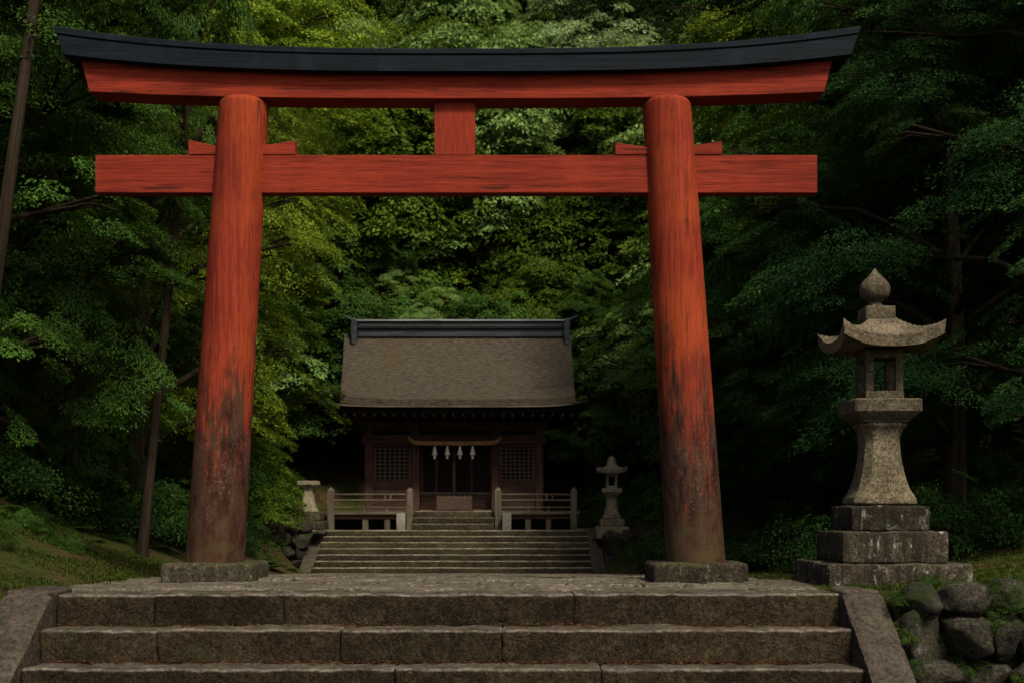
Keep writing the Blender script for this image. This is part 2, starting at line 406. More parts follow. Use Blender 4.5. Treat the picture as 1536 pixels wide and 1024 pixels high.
# flagstone path: split slabs laid in uneven courses
def rough_edge(y, s): return 3.05 + 0.25 * noise.noise(Vector((y * 0.9, s * 5.0, 0)))
pb = MB()
y = 9.80
rr = random.Random(5)
while y < 27.93:
    d = rr.uniform(0.20, 0.42)
    if y + d > 27.93: d = 27.96 - y
    x0, x1 = axis_x(y) - rough_edge(y, -1), axis_x(y) + rough_edge(y, 1)
    x = x0 - rr.uniform(0, 0.3)
    while x < x1:
        w = rr.uniform(0.30, 0.95)
        gap = 0.014
        dz = rr.uniform(-0.014, 0.014)
        tx, ty = rr.uniform(-0.012, 0.012), rr.uniform(-0.02, 0.02)
        zc = along(y + d / 2)
        n = 5
        inset = 0.014
        A = [(x + gap, y + gap), (x + w - gap, y + gap), (x + w - gap, y + d - gap), (x + gap, y + d - gap)]
        A = [(a + rr.uniform(-0.018, 0.018), b + rr.uniform(-0.018, 0.018)) for a, b in A]
        cx, cy = x + w / 2, y + d / 2
        def subdiv(P, k=4):
            out = []
            for q in range(4):
                a, b = P[q], P[(q + 1) % 4]
                for e in range(k): out.append((a[0] + (b[0] - a[0]) * e / k, a[1] + (b[1] - a[1]) * e / k))
            return out
        P = subdiv(A)
        rings = []
        for (ins, h) in ((0, -0.06), (0, -0.012), (inset, 0.0), (0.09, 0.003)):
            ring = []
            for (a, b) in P:
                L = math.hypot(a - cx, b - cy)
                kf = 1 - min(0.8, ins / L)
                px, py = cx + (a - cx) * kf, cy + (b - cy) * kf
                ln = 0.006 * noise.noise(Vector((px * 8, py * 8, 1.0))) if h > -0.03 else 0
                slope = along(py) - zc
                ring.append((px, py, zc + slope + dz + h + (px - cx) * tx + (py - cy) * ty + ln))
            rings.append(ring)
        pb.stack(rings)
        x += w
    y += d
pb.build('path', M['flag'], smooth=40, kind='structure')

# ------------------------------------------------------------------ front staircase
st = thing('stone_staircase', 'broad flight of big worn stone steps in the foreground below the gate', 'staircase', (-0.53, 9.0, -1.0))
X0, X1 = -3.60, 2.545
rows = [
    (9.376, 0.0, [-2.82, -1.80, 0.49]),
    (9.036, -0.25, [-2.70, -1.30, -0.075]),
    (8.696, -0.50, [-0.86, 0.66]),
    (8.356, -0.75, [-2.4, -0.6, 1.1]),
]
k = 0
for i, (yf, zt, joints) in enumerate(rows):
    ex = 0.02 * i
    xsj = [X0 + 0.01] + joints + [X1 + 0.05]
    for a, b in zip(xsj[:-1], xsj[1:]):
        k += 1
        m = MB()
        rr_ = random.Random(100 + k)
        m.rblock(a + 0.001, b - 0.001, yf + rr_.uniform(-0.012, 0.012), yf + 0.50 - 0.02 * (i > 0), zt - 0.27, zt + rr_.uniform(-0.006, 0.004), r=0.030, seg=0.028, amp=0.011, freq=3.4, seed=k, cap=110, fine=0.5)
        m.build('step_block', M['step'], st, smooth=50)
m = MB()
pf = [(9.82, -0.29), (9.82, -1.05), (8.50, -1.05)]
for (yf, zt, j_) in reversed(rows): pf += [(yf + 0.14, zt - 0.29 - (0.25 if yf < 8.4 else 0.25)), (yf + 0.14, zt - 0.29)]
m.stack([[(x_, a, b) for a, b in pf] for x_ in (X0 - 0.02, X1 + 0.045)])
m.build('rubble_core', M['ground'], st)
# sloping side slabs, each flight side laid in three lengths
def cheek(x0, x1, seed, parent):
    p0, p1 = (9.72, 0.035), (9.30, 0.03)
    cuts = [(9.80, 0.03), (9.33, 0.03), (8.86, -0.315), (8.33, -0.70), (8.00, -0.94)]
    for j in range(1, 4):
        a, b = cuts[j], cuts[j + 1]
        m = MB()
        n = 10; rings = []
        nxs = 8
        def prof(t):
            y = a[0] + (b[0] - a[0]) * t; z = a[1] + (b[1] - a[1]) * t
            return y, z
        for q in range(n + 1):
            t = 0.006 + 0.988 * q / n
            y_, z_ = prof(t)
            e = min(t, 1 - t) * 0.6
            drop = 0.02 * max(0, 1 - e / 0.03)
            ring = []
            for s_ in range(nxs + 1):
                u = s_ / nxs
                x_ = x0 + (x1 - x0) * u
                round_ = 0.03 * (max(0, 1 - u / 0.12) ** 2 + max(0, 1 - (1 - u) / 0.12) ** 2)
                zz = z_ - drop - round_ + 0.012 * noise.noise(Vector((x_ * 6 + seed, y_ * 6, j)))
                ring.append((x_ + 0.006 * noise.noise(Vector((y_ * 5, seed, u))), y_, zz))
            ring.append((x1, y_, min(z_ - 0.3, -0.4 if j == 1 else z_ - 0.3)))
            ring.append((x0, y_, min(z_ - 0.3, -0.4 if j == 1 else z_ - 0.3)))
            rings.append(ring)
        m.stack(rings)
        m.build('side_slab', M['cheek'], parent, smooth=50)
    m = MB()
    m.rblock(x0, x1, 9.33, 9.78, -0.4, 0.035, r=0.045, seg=0.05, amp=0.012, freq=5, seed=seed)
    m.build('side_slab', M['cheek'], parent, smooth=50)
cheek(2.565 + 0.02, 2.90, 3.0, st)
cheek(-3.98, -3.60, 8.0, st)

# ------------------------------------------------------------------ boulder walls either side of the steps
def boulder(m, cx, cy, cz, rx, ry, rz, seed):
    import bmesh
    bm = bmesh.new()
    bmesh.ops.create_icosphere(bm, subdivisions=4, radius=1.0)
    sv = Vector((seed * 3.7, seed * 1.3, seed * 2.9))
    rb = random.Random(seed)
    planes = []
    for _ in range(9):
        d = Vector((rb.gauss(0, 1), rb.gauss(0, 1), rb.gauss(0, 1))).normalized()
        planes.append((d, rb.uniform(0.62, 0.9)))
    vs = []
    for v in bm.verts:
        p = v.co.copy()
        q = Vector([math.copysign(abs(c) ** 0.8, c) for c in p])
        for d, lim in planes:            # chipped facets
            e = q.dot(d)
            if e > lim: q -= d * (e - lim) * 0.85
        n1 = noise.noise(p * 1.6 + sv); n2 = noise.noise(p * 5.5 + sv); n3 = noise.noise(p * 14 + sv)
        q = q * (1 + 0.13 * n1 + 0.05 * n2 + 0.02 * n3) * 1.1
        vs.append((cx + q.x * rx, cy + q.y * ry, cz + q.z * rz))
    fs = [tuple(v.index for v in f.verts) for f in bm.faces]
    bm.free()
    m.add(vs, fs)

def boulder_wall(label, x0, x1, y0, z0, z1, seed, lab_cat='wall', big=0.33):
    t = thing('boulder_wall', label, lab_cat, ((x0 + x1) / 2, y0, z0))
    rw = random.Random(seed)
    b = MB(); b.rblock(x0, x1, y0 + 0.17, 9.60 if y0 < 12 else y0 + 0.6, z0 - 0.1, z1 - 0.015, r=0.05, seg=0.07, amp=0.03, freq=4, seed=seed)
    b.build('earth_backing', M['ground'], t, smooth=60)
    z = z0; n = 0
    while z < z1 - 0.05:
        h = rw.uniform(0.78, 1.1) * big
        x = x0 + rw.uniform(0, 0.1)
        while x < x1:
            w = rw.uniform(0.7, 1.35) * big
            m = MB(); n += 1
            hh = h * rw.uniform(0.75, 1.25)
            boulder(m, x + w / 2, y0 + 0.19 + rw.uniform(-0.08, 0.06), z + h / 2 + rw.uniform(-0.04, 0.04), w * 0.60, 0.22, hh * 0.58, seed + n)
            m.build('boulder', M['wall'], t, smooth=60)
            x += w * 0.98
        z += h * 0.93
    return t
boulder_wall('dark mossy wall of rough round boulders right of the front steps', 2.95, 5.6, 9.02, -1.0, -0.02, 31)
boulder_wall('low rough boulder wall left of the front steps at the edge', -5.4, -4.10, 9.20, -1.0, -0.22, 57)

# ------------------------------------------------------------------ torii gate
gate = thing('torii_gate', 'tall red torii shrine gate with black curved top beam above the steps', 'gate', (-0.54, 11.44, 0.0))
YC = 11.44
def column(xb, xt, rb, rt, zt, seed):
    m = MB()
    nz, nn = 46, 48
    rings = []
    for i in range(nz + 1):
        t = i / nz
        z = 0.165 + (zt - 0.06 - 0.165) * t
        r = rb + (rt - rb) * (t ** 0.85)
        rings.append((z, r, t))
    for a in (15, 35, 55, 75, 88):
        rings.append((zt - 0.06 + 0.06 * math.sin(R(a)), rt - 0.06 * (1 - math.cos(R(a))), 1.0))
    out = []
    for (z, r, t) in rings:
        cx = xb + (xt - xb) * t
        ring = []
        for j in range(nn):
            a = 2 * PI * j / nn
            rj = r * (1 + 0.006 * noise.noise(Vector((math.cos(a) * 1.5 + seed, math.sin(a) * 1.5, z * 0.7))))
            ring.append((cx + rj * math.cos(a), YC + rj * math.sin(a), z))
        out.append(ring)
    m.stack(out)
    return m.build('column', M['red_col'], gate, smooth=50)
column(-2.855, -2.575, 0.282, 0.236, 4.588, 1.0)
column(1.765, 1.487, 0.284, 0.234, 4.588, 4.0)
for xb, hw, sd in ((-2.835, 0.425, 3), (1.755, 0.445, 6)):
    m = MB(); m.rblock(xb - hw, xb + hw, YC - 0.41, YC + 0.41, -0.12, 0.172, r=0.05, seg=0.05, amp=0.014, freq=6, seed=sd)
    m.build('column_base', M['base'], gate, smooth=50)

def sweep(xc, hb, ht, y0, y1, zb, zt, rb, rt, n=64, pw=2.9, cham=0.0):
    """beam along x, ends slanted, bottom and top rising to the ends"""
    m = MB(); rings = []
    for i in range(n + 1):
        u = -1 + 2 * i / n
        e = abs(u) ** pw
        zl, zh = zb + rb * e, zt + rt * e
        rings.append([(xc + u * hb, y0, zl), (xc + u * hb, y1, zl), (xc + u * ht, y1, zh), (xc + u * ht, y0, zh)])
    m.stack(rings)
    return m
def soften(o, w=0.006, seg=2):
    b = o.modifiers.new('soft_edges', 'BEVEL'); b.width = w; b.segments = seg; b.limit_method = 'ANGLE'; b.angle_limit = R(35)
    return o
soften(sweep(-0.525, 3.49, 3.57, 11.30, 11.58, 4.565, 4.80, 0.065, 0.150).build('lintel', M['red_x'], gate, smooth=30))
soften(sweep(-0.515, 3.71, 3.775, 11.205, 11.675, 4.786, 4.945, 0.160, 0.195).build('roof_beam', M['black'], gate, smooth=30))
soften(sweep(-0.515, 3.775, 3.80, 11.193, 11.687, 4.948, 5.0, 0.195, 0.215).build('roof_cap', M['black'], gate, smooth=30))
m = MB(); m.box(-3.98, 2.915, 11.37, 11.51, 3.69, 4.05); soften(m.build('tie_beam', M['red_x'], gate))
m = MB(); m.box(-0.742, -0.352, 11.376, 11.505, 4.052, 4.575); soften(m.build('strut', M['red_z'], gate))
for (xa, xb_, za, zb_) in ((-3.09, -2.80, 0.145, 0.075), (-2.40, -2.07, 0.085, 0.135), (0.985, 1.30, 0.115, 0.07), (1.66, 2.005, 0.075, 0.130)):
    m = MB()
    pr = [(xa, 4.052), (xb_, 4.052), (xb_, 4.052 + zb_), (xa, 4.052 + za)]
    m.stack([[(x, 11.362, z) for x, z in pr], [(x, 11.515, z) for x, z in pr]])
    m.f = [tuple(reversed(f)) for f in m.f]
    soften(m.build('wedge', M['red_x'], gate))

# ------------------------------------------------------------------ stone lanterns
def octo(cx, cy, z, h, c):
    c = min(c, h * 0.9)
    return [(cx + a, cy + b, z) for a, b in ((h - c, -h), (h, -h + c), (h, h - c), (h - c, h), (-h + c, h), (-h, h - c), (-h, -h + c), (-h + c, -h))]
def octo_mesh(rings, cx, cy, sub=1):
    m = MB(); m.stack([octo(cx, cy, z, h, c) for (z, h, c) in rings]); return m
def lantern_roof(cx, cy, z0, h, s, seed):
    """square roof with upturned corners"""
    n = 28; m = MB()
    top = []; bot = []
    for j in range(n + 1):
        for i in range(n + 1):
            u = -1 + 2 * i / n; v = -1 + 2 * j / n
            mx = max(abs(u), abs(v)); mn = min(abs(u), abs(v))
            cor = (mn / mx if mx > 0 else 0) ** 3.0
            k = 1 + 0.07 * cor * mx ** 3
            t = min(1, max(0, (mx - 0.30) / 0.70))
            zt = 0.105 + 0.185 * (1 - t) ** 1.55 + 0.130 * cor * t ** 2.2 - 0.012 * (1 - cor) * (t > 0.97)
            zb = 0.0 + 0.105 * cor * mx ** 2.5 + 0.035 * (1 - mx)
            nz = 0.006 * noise.noise(Vector((u * 5, v * 5, seed)))
            top.append((cx + u * h * k, cy + v * h * k, z0 + s * (zt + nz)))
            bot.append((cx + u * h * k * 0.975, cy + v * h * k * 0.975, z0 + s * zb))
    N = (n + 1) ** 2
    f = []
    for j in range(n):
        for i in range(n):
            a = j * (n + 1) + i
            f.append((a, a + 1, a + n + 2, a + n + 1))
            f.append((N + a, N + a + n + 1, N + a + n + 2, N + a + 1))
    ring = [i for i in range(n + 1)] + [j * (n + 1) + n for j in range(1, n + 1)] + [n * (n + 1) + i for i in range(n - 1, -1, -1)] + [j * (n + 1) for j in range(n - 1, 0, -1)]
    for a, b in zip(ring, ring[1:] + ring[:1]): f.append((a, N + a, N + b, b))
    m.add(top + bot, f)
    return m
def interp(prof, n=36):
    zs = [p[0] for p in prof]
    out = []
    for i in range(n + 1):
        z = zs[0] + (zs[-1] - zs[0]) * i / n
        out.append((z, float(np.interp(z, zs, [p[1] for p in prof]))))
    return out
def catmull(pts, n=8):
    out = []
    P = [pts[0]] + pts + [pts[-1]]
    for i in range(1, len(P) - 2):
        p0, p1, p2, p3 = [np.array(q, float) for q in P[i - 1:i + 3]]
        for k in range(n):
            t = k / n
            out.append(tuple(0.5 * ((2 * p1) + (-p0 + p2) * t + (2 * p0 - 5 * p1 + 4 * p2 - p3) * t * t + (-p0 + 3 * p1 - 3 * p2 + p3) * t ** 3)))
    out.append(tuple(pts[-1]))
    return out
def lantern(label, cx, cy, zb, s, blocks, jewel=True, top=True, mats=('lantern', 'plinth'), group=None):
    """zb: height where the flared shaft starts; s: scale of everything above it"""
    name = 'stone_lantern' if top else 'stone_pedestal'
    z0 = min(b[1] for b in blocks)
    t = thing(name, label, 'stone lantern' if top else 'pedestal', (cx, cy, z0), group)
    L = M[mats[0]]; P = M[mats[1]]
    for i, (h, a, b) in enumerate(blocks):
        m = MB(); m.rblock(cx - h, cx + h, cy - h, cy + h, a, b, r=0.022, seg=0.06, amp=0.012, freq=5, seed=i + 1 + cx)
        m.build('base_block', P, t, smooth=50)
    Z = lambda d: zb + d * s
    prof = catmull([(0.0, 0.235), (0.02, 0.280), (0.07, 0.275), (0.15, 0.232), (0.28, 0.193), (0.42, 0.168), (0.54, 0.157), (0.62, 0.160), (0.68, 0.178), (0.715, 0.202), (0.74, 0.204), (0.75, 0.195)])
    m = octo_mesh([(Z(z), h * s, h * s * 0.34) for z, h in prof], cx, cy)
    m.build('shaft', L, t, smooth=38)
    m = octo_mesh([(Z(0.75), 0.215 * s, 0.02 * s), (Z(0.765), 0.22 * s, 0.02 * s), (Z(0.83), 0.292 * s, 0.02 * s), (Z(0.84), 0.298 * s, 0.02 * s), (Z(0.94), 0.298 * s, 0.02 * s), (Z(0.952), 0.286 * s, 0.02 * s)], cx, cy)
    m.build('platform', L, t, smooth=25)
    if not top: return t
    # fire box: four corner posts, sill, head: open on every side
    m = MB()
    h = 0.166 * s; p = 0.068 * s; a0, a1 = Z(0.953), Z(1.40)
    for sx in (-1, 1):
        for sy in (-1, 1):
            xa, xb = sorted((cx + sx * h, cx + sx * (h - p))); ya, yb = sorted((cy + sy * h, cy + sy * (h - p)))
            m.rblock(xa, xb, ya, yb, a0 + 0.05 * s, a1 - 0.05 * s, r=0.006 * s, seg=0.1, amp=0.002)
    m.rblock(cx - h - 0.006, cx + h + 0.006, cy - h - 0.006, cy + h + 0.006, a0, a0 + 0.075 * s, r=0.008, seg=0.08, amp=0.004)
    m.rblock(cx - h - 0.004, cx + h + 0.004, cy - h - 0.004, cy + h + 0.004, a1 - 0.075 * s, a1, r=0.008, seg=0.08, amp=0.004)
    m.build('fire_box', L, t, smooth=40)
    m = lantern_roof(cx, cy, Z(1.395), 0.418 * s, s, cx)
    m.build('roof', L, t, smooth=45)
    ox = cx - 0.025 * s
    if jewel:
        m = MB(); m.rblock(ox - 0.135 * s, ox + 0.135 * s, cy - 0.135 * s, cy + 0.135 * s, Z(1.66), Z(1.79), r=0.015, seg=0.05, amp=0.005)
        m.build('neck', L, t, smooth=45)
        pr = catmull([(0.060, 1.785), (0.085, 1.80), (0.062, 1.83), (0.075, 1.85), (0.122, 1.885), (0.142, 1.94), (0.138, 1.985), (0.108, 2.035), (0.066, 2.075), (0.036, 2.11), (0.004, 2.15)], 5)
        m = MB(); m.lathe([(r * 0.95 * s, Z(z)) for r, z in pr], ox - 0.015 * s, cy, 28)
        m.build('finial', L, t, smooth=60)
    else:
        pr = catmull([(0.15, 1.66), (0.155, 1.72), (0.145, 1.76), (0.115, 1.775), (0.12, 1.80), (0.125, 1.84), (0.09, 1.89), (0.05, 1.915), (0.045, 1.94), (0.01, 1.955)], 4)
        m = MB(); m.lathe([(r * s, Z(z)) for r, z in pr], cx, cy, 20)
        m.build('finial', L, t, smooth=60)
    return t
lantern('tall stone lantern with jewel finial on three stained square blocks, right of gate', 3.33, 10.8, 0.70, 1.0,
        [(0.615, -0.08, 0.20), (0.46, 0.20, 0.476), (0.346, 0.476, 0.70)])
lantern('small distant stone lantern at the right top of the shrine steps', 2.46, 29.4, 0.50, 0.80,
        [(0.40, 0.02, 0.32), (0.29, 0.32, 0.50)], jewel=False, mats=('granite_aged', 'granite_aged'))
lantern('mossy stone pedestal without lantern top, left of the shrine steps', -5.02, 29.4, 0.66, 0.82,
        [(0.43, 0.25, 0.46), (0.33, 0.46, 0.66)], top=False, mats=('granite_aged', 'base'))

# ------------------------------------------------------------------ far staircase and terrace
fs = thing('stone_staircase', 'long flight of seven low stone steps climbing to the shrine terrace', 'staircase', (-1.41, 28.0, -0.8))
for i in range(7):
    zt = -0.78 + 0.1415 * (i + 1)
    m = MB()
    m.rblock(-4.70, 1.88, 28.0 + 0.32 * i, 28.0 + 0.32 * i + 0.42, zt - 0.17, zt, r=0.018, seg=0.14, amp=0.014, freq=2.2, seed=i + 20, cap=60)
    m.build('step', M['far_step'], fs, smooth=50)
for x0, x1 in ((-5.02, -4.715), (1.895, 2.20)):
    m = MB(); rings = []
    for q in range(13):
        t = q / 12
        y_ = 27.86 + (30.45 - 27.86) * t
        z_ = -0.74 + (0.235 + 0.74) * min(1, t / 0.93)
        w = 0.012 * noise.noise(Vector((x0, y_ * 3, 1)))
        rings.append([(x0, y_, -0.95), (x1, y_, -0.95), (x1, y_, z_ - 0.02 + w), (x1 - 0.03, y_, z_ + w), (x0 + 0.03, y_, z_ + w), (x0, y_, z_ - 0.02 + w)])
    m.stack(rings); m.f = [tuple(reversed(f)) for f in m.f]
    m.build('side_slab', M['cheek'], fs, smooth=40)
m = MB(); m.rblock(-5.3, 2.6, 30.26, 38.5, -0.9, 0.208, r=0.02, seg=0.4, amp=0.012, freq=2, seed=4, cap=40)
m.build('terrace', M['far_step'], kind='structure', smooth=50)
boulder_wall('mossy rubble wall under the stone pedestal left of the shrine steps', -6.3, -5.06, 28.75, -0.75, 0.27, 71, big=0.34)
boulder_wall('low rubble wall under the small lantern right of the shrine steps', 2.23, 3.9, 28.8, -0.75, 0.06, 88, big=0.36)

# ------------------------------------------------------------------ shrine building
sh = thing('shrine_building', 'old dark timber shrine hall with brown bark roof at the top of the steps', 'shrine', (-1.5, 33.8, 0.208))
XL, XR = -4.66, 1.69
def roof_curve(t):   # 0 ridge .. 1 eave
    return 33.8 - 3.45 * t, 5.72 - 2.17 * (0.62 * t + 0.38 * (1 - (1 - t) ** 2))
m = MB(); rings = []
nR, nX = 22, 40
def roof_half(sg):
    top = []; 
    for i in range(nR + 1):
        y_, z_ = roof_curve(i / nR)
        y_ = 33.8 + sg * (33.8 - y_)
        for j in range(nX + 1):
            u = j / nX
            tt = i / nR
            xl_, xr_ = -4.76 + 0.38 * tt, 1.67 - 0.06 * tt
            x_ = xl_ + (xr_ - xl_) * u
            lift = 0.10 * abs(2 * u - 1) ** 4 * (i / nR)
            top.append((x_, y_, z_ + lift + 0.012 * noise.noise(Vector((x_ * 2, y_ * 2, 3)))))
    N = len(top); W = nX + 1
    bot = [(a, b, c - 0.20) for a, b, c in top]
    f = []
    for i in range(nR):
        for j in range(nX):
            a = i * W + j
            q = (a, a + W, a + W + 1, a + 1)
            f.append(q if sg < 0 else tuple(reversed(q)))
            q2 = tuple(N + k_ for k_ in reversed(q))
            f.append(q2 if sg < 0 else tuple(reversed(q2)))
    for j in range(nX): f.append((nR * W + j, nR * W + j + 1, N + nR * W + j + 1, N + nR * W + j))
    for i in range(nR):
        for jj in (0, nX):
            a = i * W + jj
            f.append((a, a + W, N + a + W, N + a))
    return top + bot, f
for sg in (-1, 1):
    v, f = roof_half(sg); m.add(v, f)
roof = m.build('roof', M['thatch'], sh, smooth=45)
# dark eave frame below the bark, corners turned up
m = MB()
for (dy, dz, hw, th) in ((0.0, 0.0, 3.42, 0.05), (0.14, -0.09, 3.30, 0.07)):
    rings = []
    for i in range(41):
        u = -1 + 2 * i / 40
        e = abs(u) ** 7 * 0.16 
        x_ = -1.49 + u * hw
        yf = 30.30 + dy - 0.06 * abs(u) ** 7
        z_ = 3.38 + dz + e
        rings.append([(x_, yf, z_ - th), (x_, 37.3 - dy, z_ - th), (x_, 37.3 - dy, z_), (x_, yf, z_)])
    m.stack(rings)
m.build('eave_frame', M['ink'], sh)
m = MB()
rings = []
for i in range(41):
    u = -1 + 2 * i / 40
    e = abs(u) ** 7 * 0.16
    rings.append([(-1.49 + u * 3.43, 30.275, 3.345 + e), (-1.49 + u * 3.43, 30.295, 3.345 + e), (-1.49 + u * 3.43, 30.295, 3.375 + e), (-1.49 + u * 3.43, 30.275, 3.375 + e)])
m.stack(rings); m.build('eave_edge', M['grey_x'], sh)
for i in range(25):
    x_ = -4.55 + i * (6.1 / 24)
    m = MB(); m.box(x_ - 0.035, x_ + 0.035, 30.5, 31.9, 3.14, 3.22)
    m.build('rafter', M['dark_x'], sh)
# gable ends
for xx in (-4.2, 1.2):
    m = MB()
    tri = [(roof_curve(i / 10)) for i in range(11)]
    ring = [(y_, z_ - 0.2) for y_, z_ in tri] + [(67.6 - y_, z_ - 0.2) for y_, z_ in reversed(tri[:-1])][::1]
    ring = [(y_, z_ - 0.2) for y_, z_ in reversed(tri)] + [(67.6 - y_, z_ - 0.2) for y_, z_ in tri[1:]]
    m.stack([[(xx, y_, z_) for y_, z_ in ring], [(xx + 0.1, y_, z_) for y_, z_ in ring]])
    m.build('gable', M['dark_z'], sh)
# ridge
rd = MB(); rd.box(-4.33, 1.45, 33.58, 34.02, 5.62, 5.84)
ridge = rd.build('ridge', M['tile'], sh)
m = MB(); m.box(-4.35, 1.46, 33.52, 34.08, 5.84, 5.90); m.build('ridge_band', M['ink'], ridge)
m = MB(); m.box(-4.33, 1.45, 33.60, 34.00, 5.90, 6.05); m.build('ridge_course', M['tile'], ridge)
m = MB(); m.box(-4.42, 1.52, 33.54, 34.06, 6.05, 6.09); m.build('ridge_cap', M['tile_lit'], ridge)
for sg, xe in ((1, 1.46), (-1, -4.36)):
    m = MB()
    xa, xb = sorted((xe, xe + sg * 0.16))
    m.box(xa, xb, 33.44, 34.16, 5.42, 6.07)
    m.box(min(xe + sg * 0.02, xe + sg * 0.13), max(xe + sg * 0.02, xe + sg * 0.13), 33.30, 33.439, 5.36, 5.62)
    m.tube([(xe + sg * 0.05, 33.8, 6.11), (xe + sg * 0.22, 33.8, 6.14), (xe + sg * 0.42, 33.8, 6.24)], [0.05, 0.045, 0.02], 8)
    soften(m.build('ridge_end_tile', M['tile'], ridge), 0.02)
# body
YB = 31.8
posts_x = [-3.83, -2.575, -0.445, 0.735]
for i, px in enumerate(posts_x):
    m = MB(); m.box(px - 0.10, px + 0.10, YB, YB + 0.2, 0.60, 3.10)
    soften(m.build('post', M['dark_z'], sh), 0.012)
for px in (-3.83, 0.735):
    m = MB(); m.box(px - 0.10, px + 0.10, 36.0, 36.2, 0.21, 3.10); m.build('post', M['dark_z'], sh)
m = MB(); m.box(-4.02, 0.92, YB - 0.03, YB + 0.16, 2.50, 2.74); soften(m.build('lintel', M['dark_x'], sh), 0.01)
m = MB(); m.box(-4.05, 0.95, YB + 0.02, YB + 0.18, 2.86, 3.10); m.build('upper_beam', M['dark_x'], sh)
m = MB(); m.box(-3.80, 0.70, YB + 0.08, YB + 0.13, 2.742, 2.858); m.build('frieze', M['gloom'], sh)
# side walls and back
m = MB(); m.box(-3.88, -3.82, YB + 0.2, 36.0, 0.6, 3.1); m.box(0.72, 0.78, YB + 0.2, 36.0, 0.6, 3.1); m.box(-3.8, 0.7, 36.05, 36.12, 0.6, 3.1)
m.build('wall', M['dark_z'], sh)
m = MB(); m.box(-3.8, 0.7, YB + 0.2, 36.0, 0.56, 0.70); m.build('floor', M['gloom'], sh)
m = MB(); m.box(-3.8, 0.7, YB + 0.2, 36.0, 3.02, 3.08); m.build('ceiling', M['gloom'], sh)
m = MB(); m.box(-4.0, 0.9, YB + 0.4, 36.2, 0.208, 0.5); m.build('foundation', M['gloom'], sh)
# lattice bays
for (xa, xb) in ((-3.728, -2.678), (-0.342, 0.632)):
    m = MB(); m.box(xa, xb, YB + 0.12, YB + 0.15, 1.18, 2.498)
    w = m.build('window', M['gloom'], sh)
    m = MB()
    for i in range(8):
        x_ = xa + (xb - xa) * (i + 0.5) / 8
        m.box(x_ - 0.011, x_ + 0.011, YB + 0.075, YB + 0.10, 1.52, 2.40)
    for i in range(9):
        z_ = 1.54 + 0.86 * i / 8.3
        m.box(xa + 0.01, xb - 0.01, YB + 0.101, YB + 0.119, z_ - 0.010, z_ + 0.010)
    m.build('lattice', M['lattice'], w)
    m = MB()
    m.box(xa, xb, YB + 0.06, YB + 0.119, 1.44, 1.50)
    m.box(xa, xb, YB + 0.06, YB + 0.119, 2.42, 2.497)
    m.box(xa, xa + 0.05, YB + 0.062, YB + 0.118, 1.50, 2.42); m.box(xb - 0.05, xb, YB + 0.062, YB + 0.118, 1.50, 2.42)
    m.build('frame', M['dark_x'], w)
    m = MB()
    for i in range(9):
        z_ = 0.70 + 0.74 * i / 9
        m.box(xa, xb, YB + 0.07 + 0.006 * (i % 2), YB + 0.11, z_, z_ + 0.076)
    m.build('weatherboards', M['dark_x'], sh)
# doorway
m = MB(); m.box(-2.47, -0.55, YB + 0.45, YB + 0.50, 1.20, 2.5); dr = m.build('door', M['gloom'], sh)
m = MB()
for x_ in (-2.44, -2.05, -1.56, -1.09, -0.58):
    w_ = 0.03 if x_ != -1.56 else 0.036
    m.box(x_ - w_, x_ + w_, YB + 0.40, YB + 0.449, 1.22, 2.5)
m.build('door_stile', M['dark_z'], dr)
m = MB(); m.box(-1.605, -1.535, YB + 0.34, YB + 0.398, 1.24, 2.02); m.build('centre_post', M['lattice'], dr)
m = MB(); m.box(-2.47, -0.55, YB + 0.36, YB + 0.44, 0.72, 1.16); m.build('low_panel', M['dark_x'], dr)
m = MB(); m.box(-2.47, -0.55, YB + 0.33, YB + 0.45, 1.161, 1.215); m.build('rail', M['lattice'], dr)
m = MB(); m.box(-2.465, -0.555, YB - 0.02, YB + 0.198, 0.62, 0.735); m.build('threshold', M['lattice'], sh)
# verandas
for (xa, xb, pxs, ups) in ((-4.83, -2.60, (-4.70, -2.65), (-3.82, -3.25)), (-0.36, 1.76, (-0.36, 1.60), (0.42, 0.95))):
    m = MB(); m.box(xa, xb, 30.9, 31.78, 0.615, 0.70); dk = soften(m.build('veranda_deck', M['grey_x'], sh), 0.01)
    m = MB(); m.box(xa + 0.08, xb - 0.02, 30.98, 31.06, 0.50, 0.613); m.build('deck_beam', M['dark_x'], dk)
    rl = None
    for px in pxs:
        m = MB()
        a, b = px - 0.08, px + 0.08
        m.stack([[(a, 30.86, z), (b, 30.86, z), (b, 31.0, z), (a, 31.0, z)] for z in (0.209, 1.24)], caps=True)
        m.add([(a, 30.86, 1.241), (b, 30.86, 1.241), (b, 31.0, 1.241), (a, 31.0, 1.241), (px, 30.93, 1.33)], [(0, 1, 4), (1, 2, 4), (2, 3, 4), (3, 0, 4)])
        m.build('railing_post', M['grey_z'], sh)
    for z_ in (1.135, 0.985, 0.795):
        m = MB(); m.tube([(pxs[0] + 0.08, 30.93, z_), (pxs[1] - 0.08, 30.93, z_)], 0.021, 8); m.build('rail', M['grey_x'], sh, smooth=60)
    for ux, za, zb_ in ((ups[0], 0.70, 0.78), (ups[1], 0.70, 0.78), (ups[1] - 0.05, 1.0, 1.12), (ups[1] + 0.1, 1.0, 1.12)):
        m = MB(); m.box(ux - 0.018, ux + 0.018, 30.915, 30.945, za, zb_); m.build('baluster', M['grey_z'], sh)
    for ux in ups:
        m = MB(); m.box(ux - 0.07, ux + 0.07, 31.0, 31.14, 0.209, 0.498); m.build('deck_leg', M['grey_z'], sh)
    m = MB(); m.box(xa + 0.1, xb - 0.05, 31.5, 31.56, 0.209, 0.613); m.build('skirt_board', M['gloom'], sh)
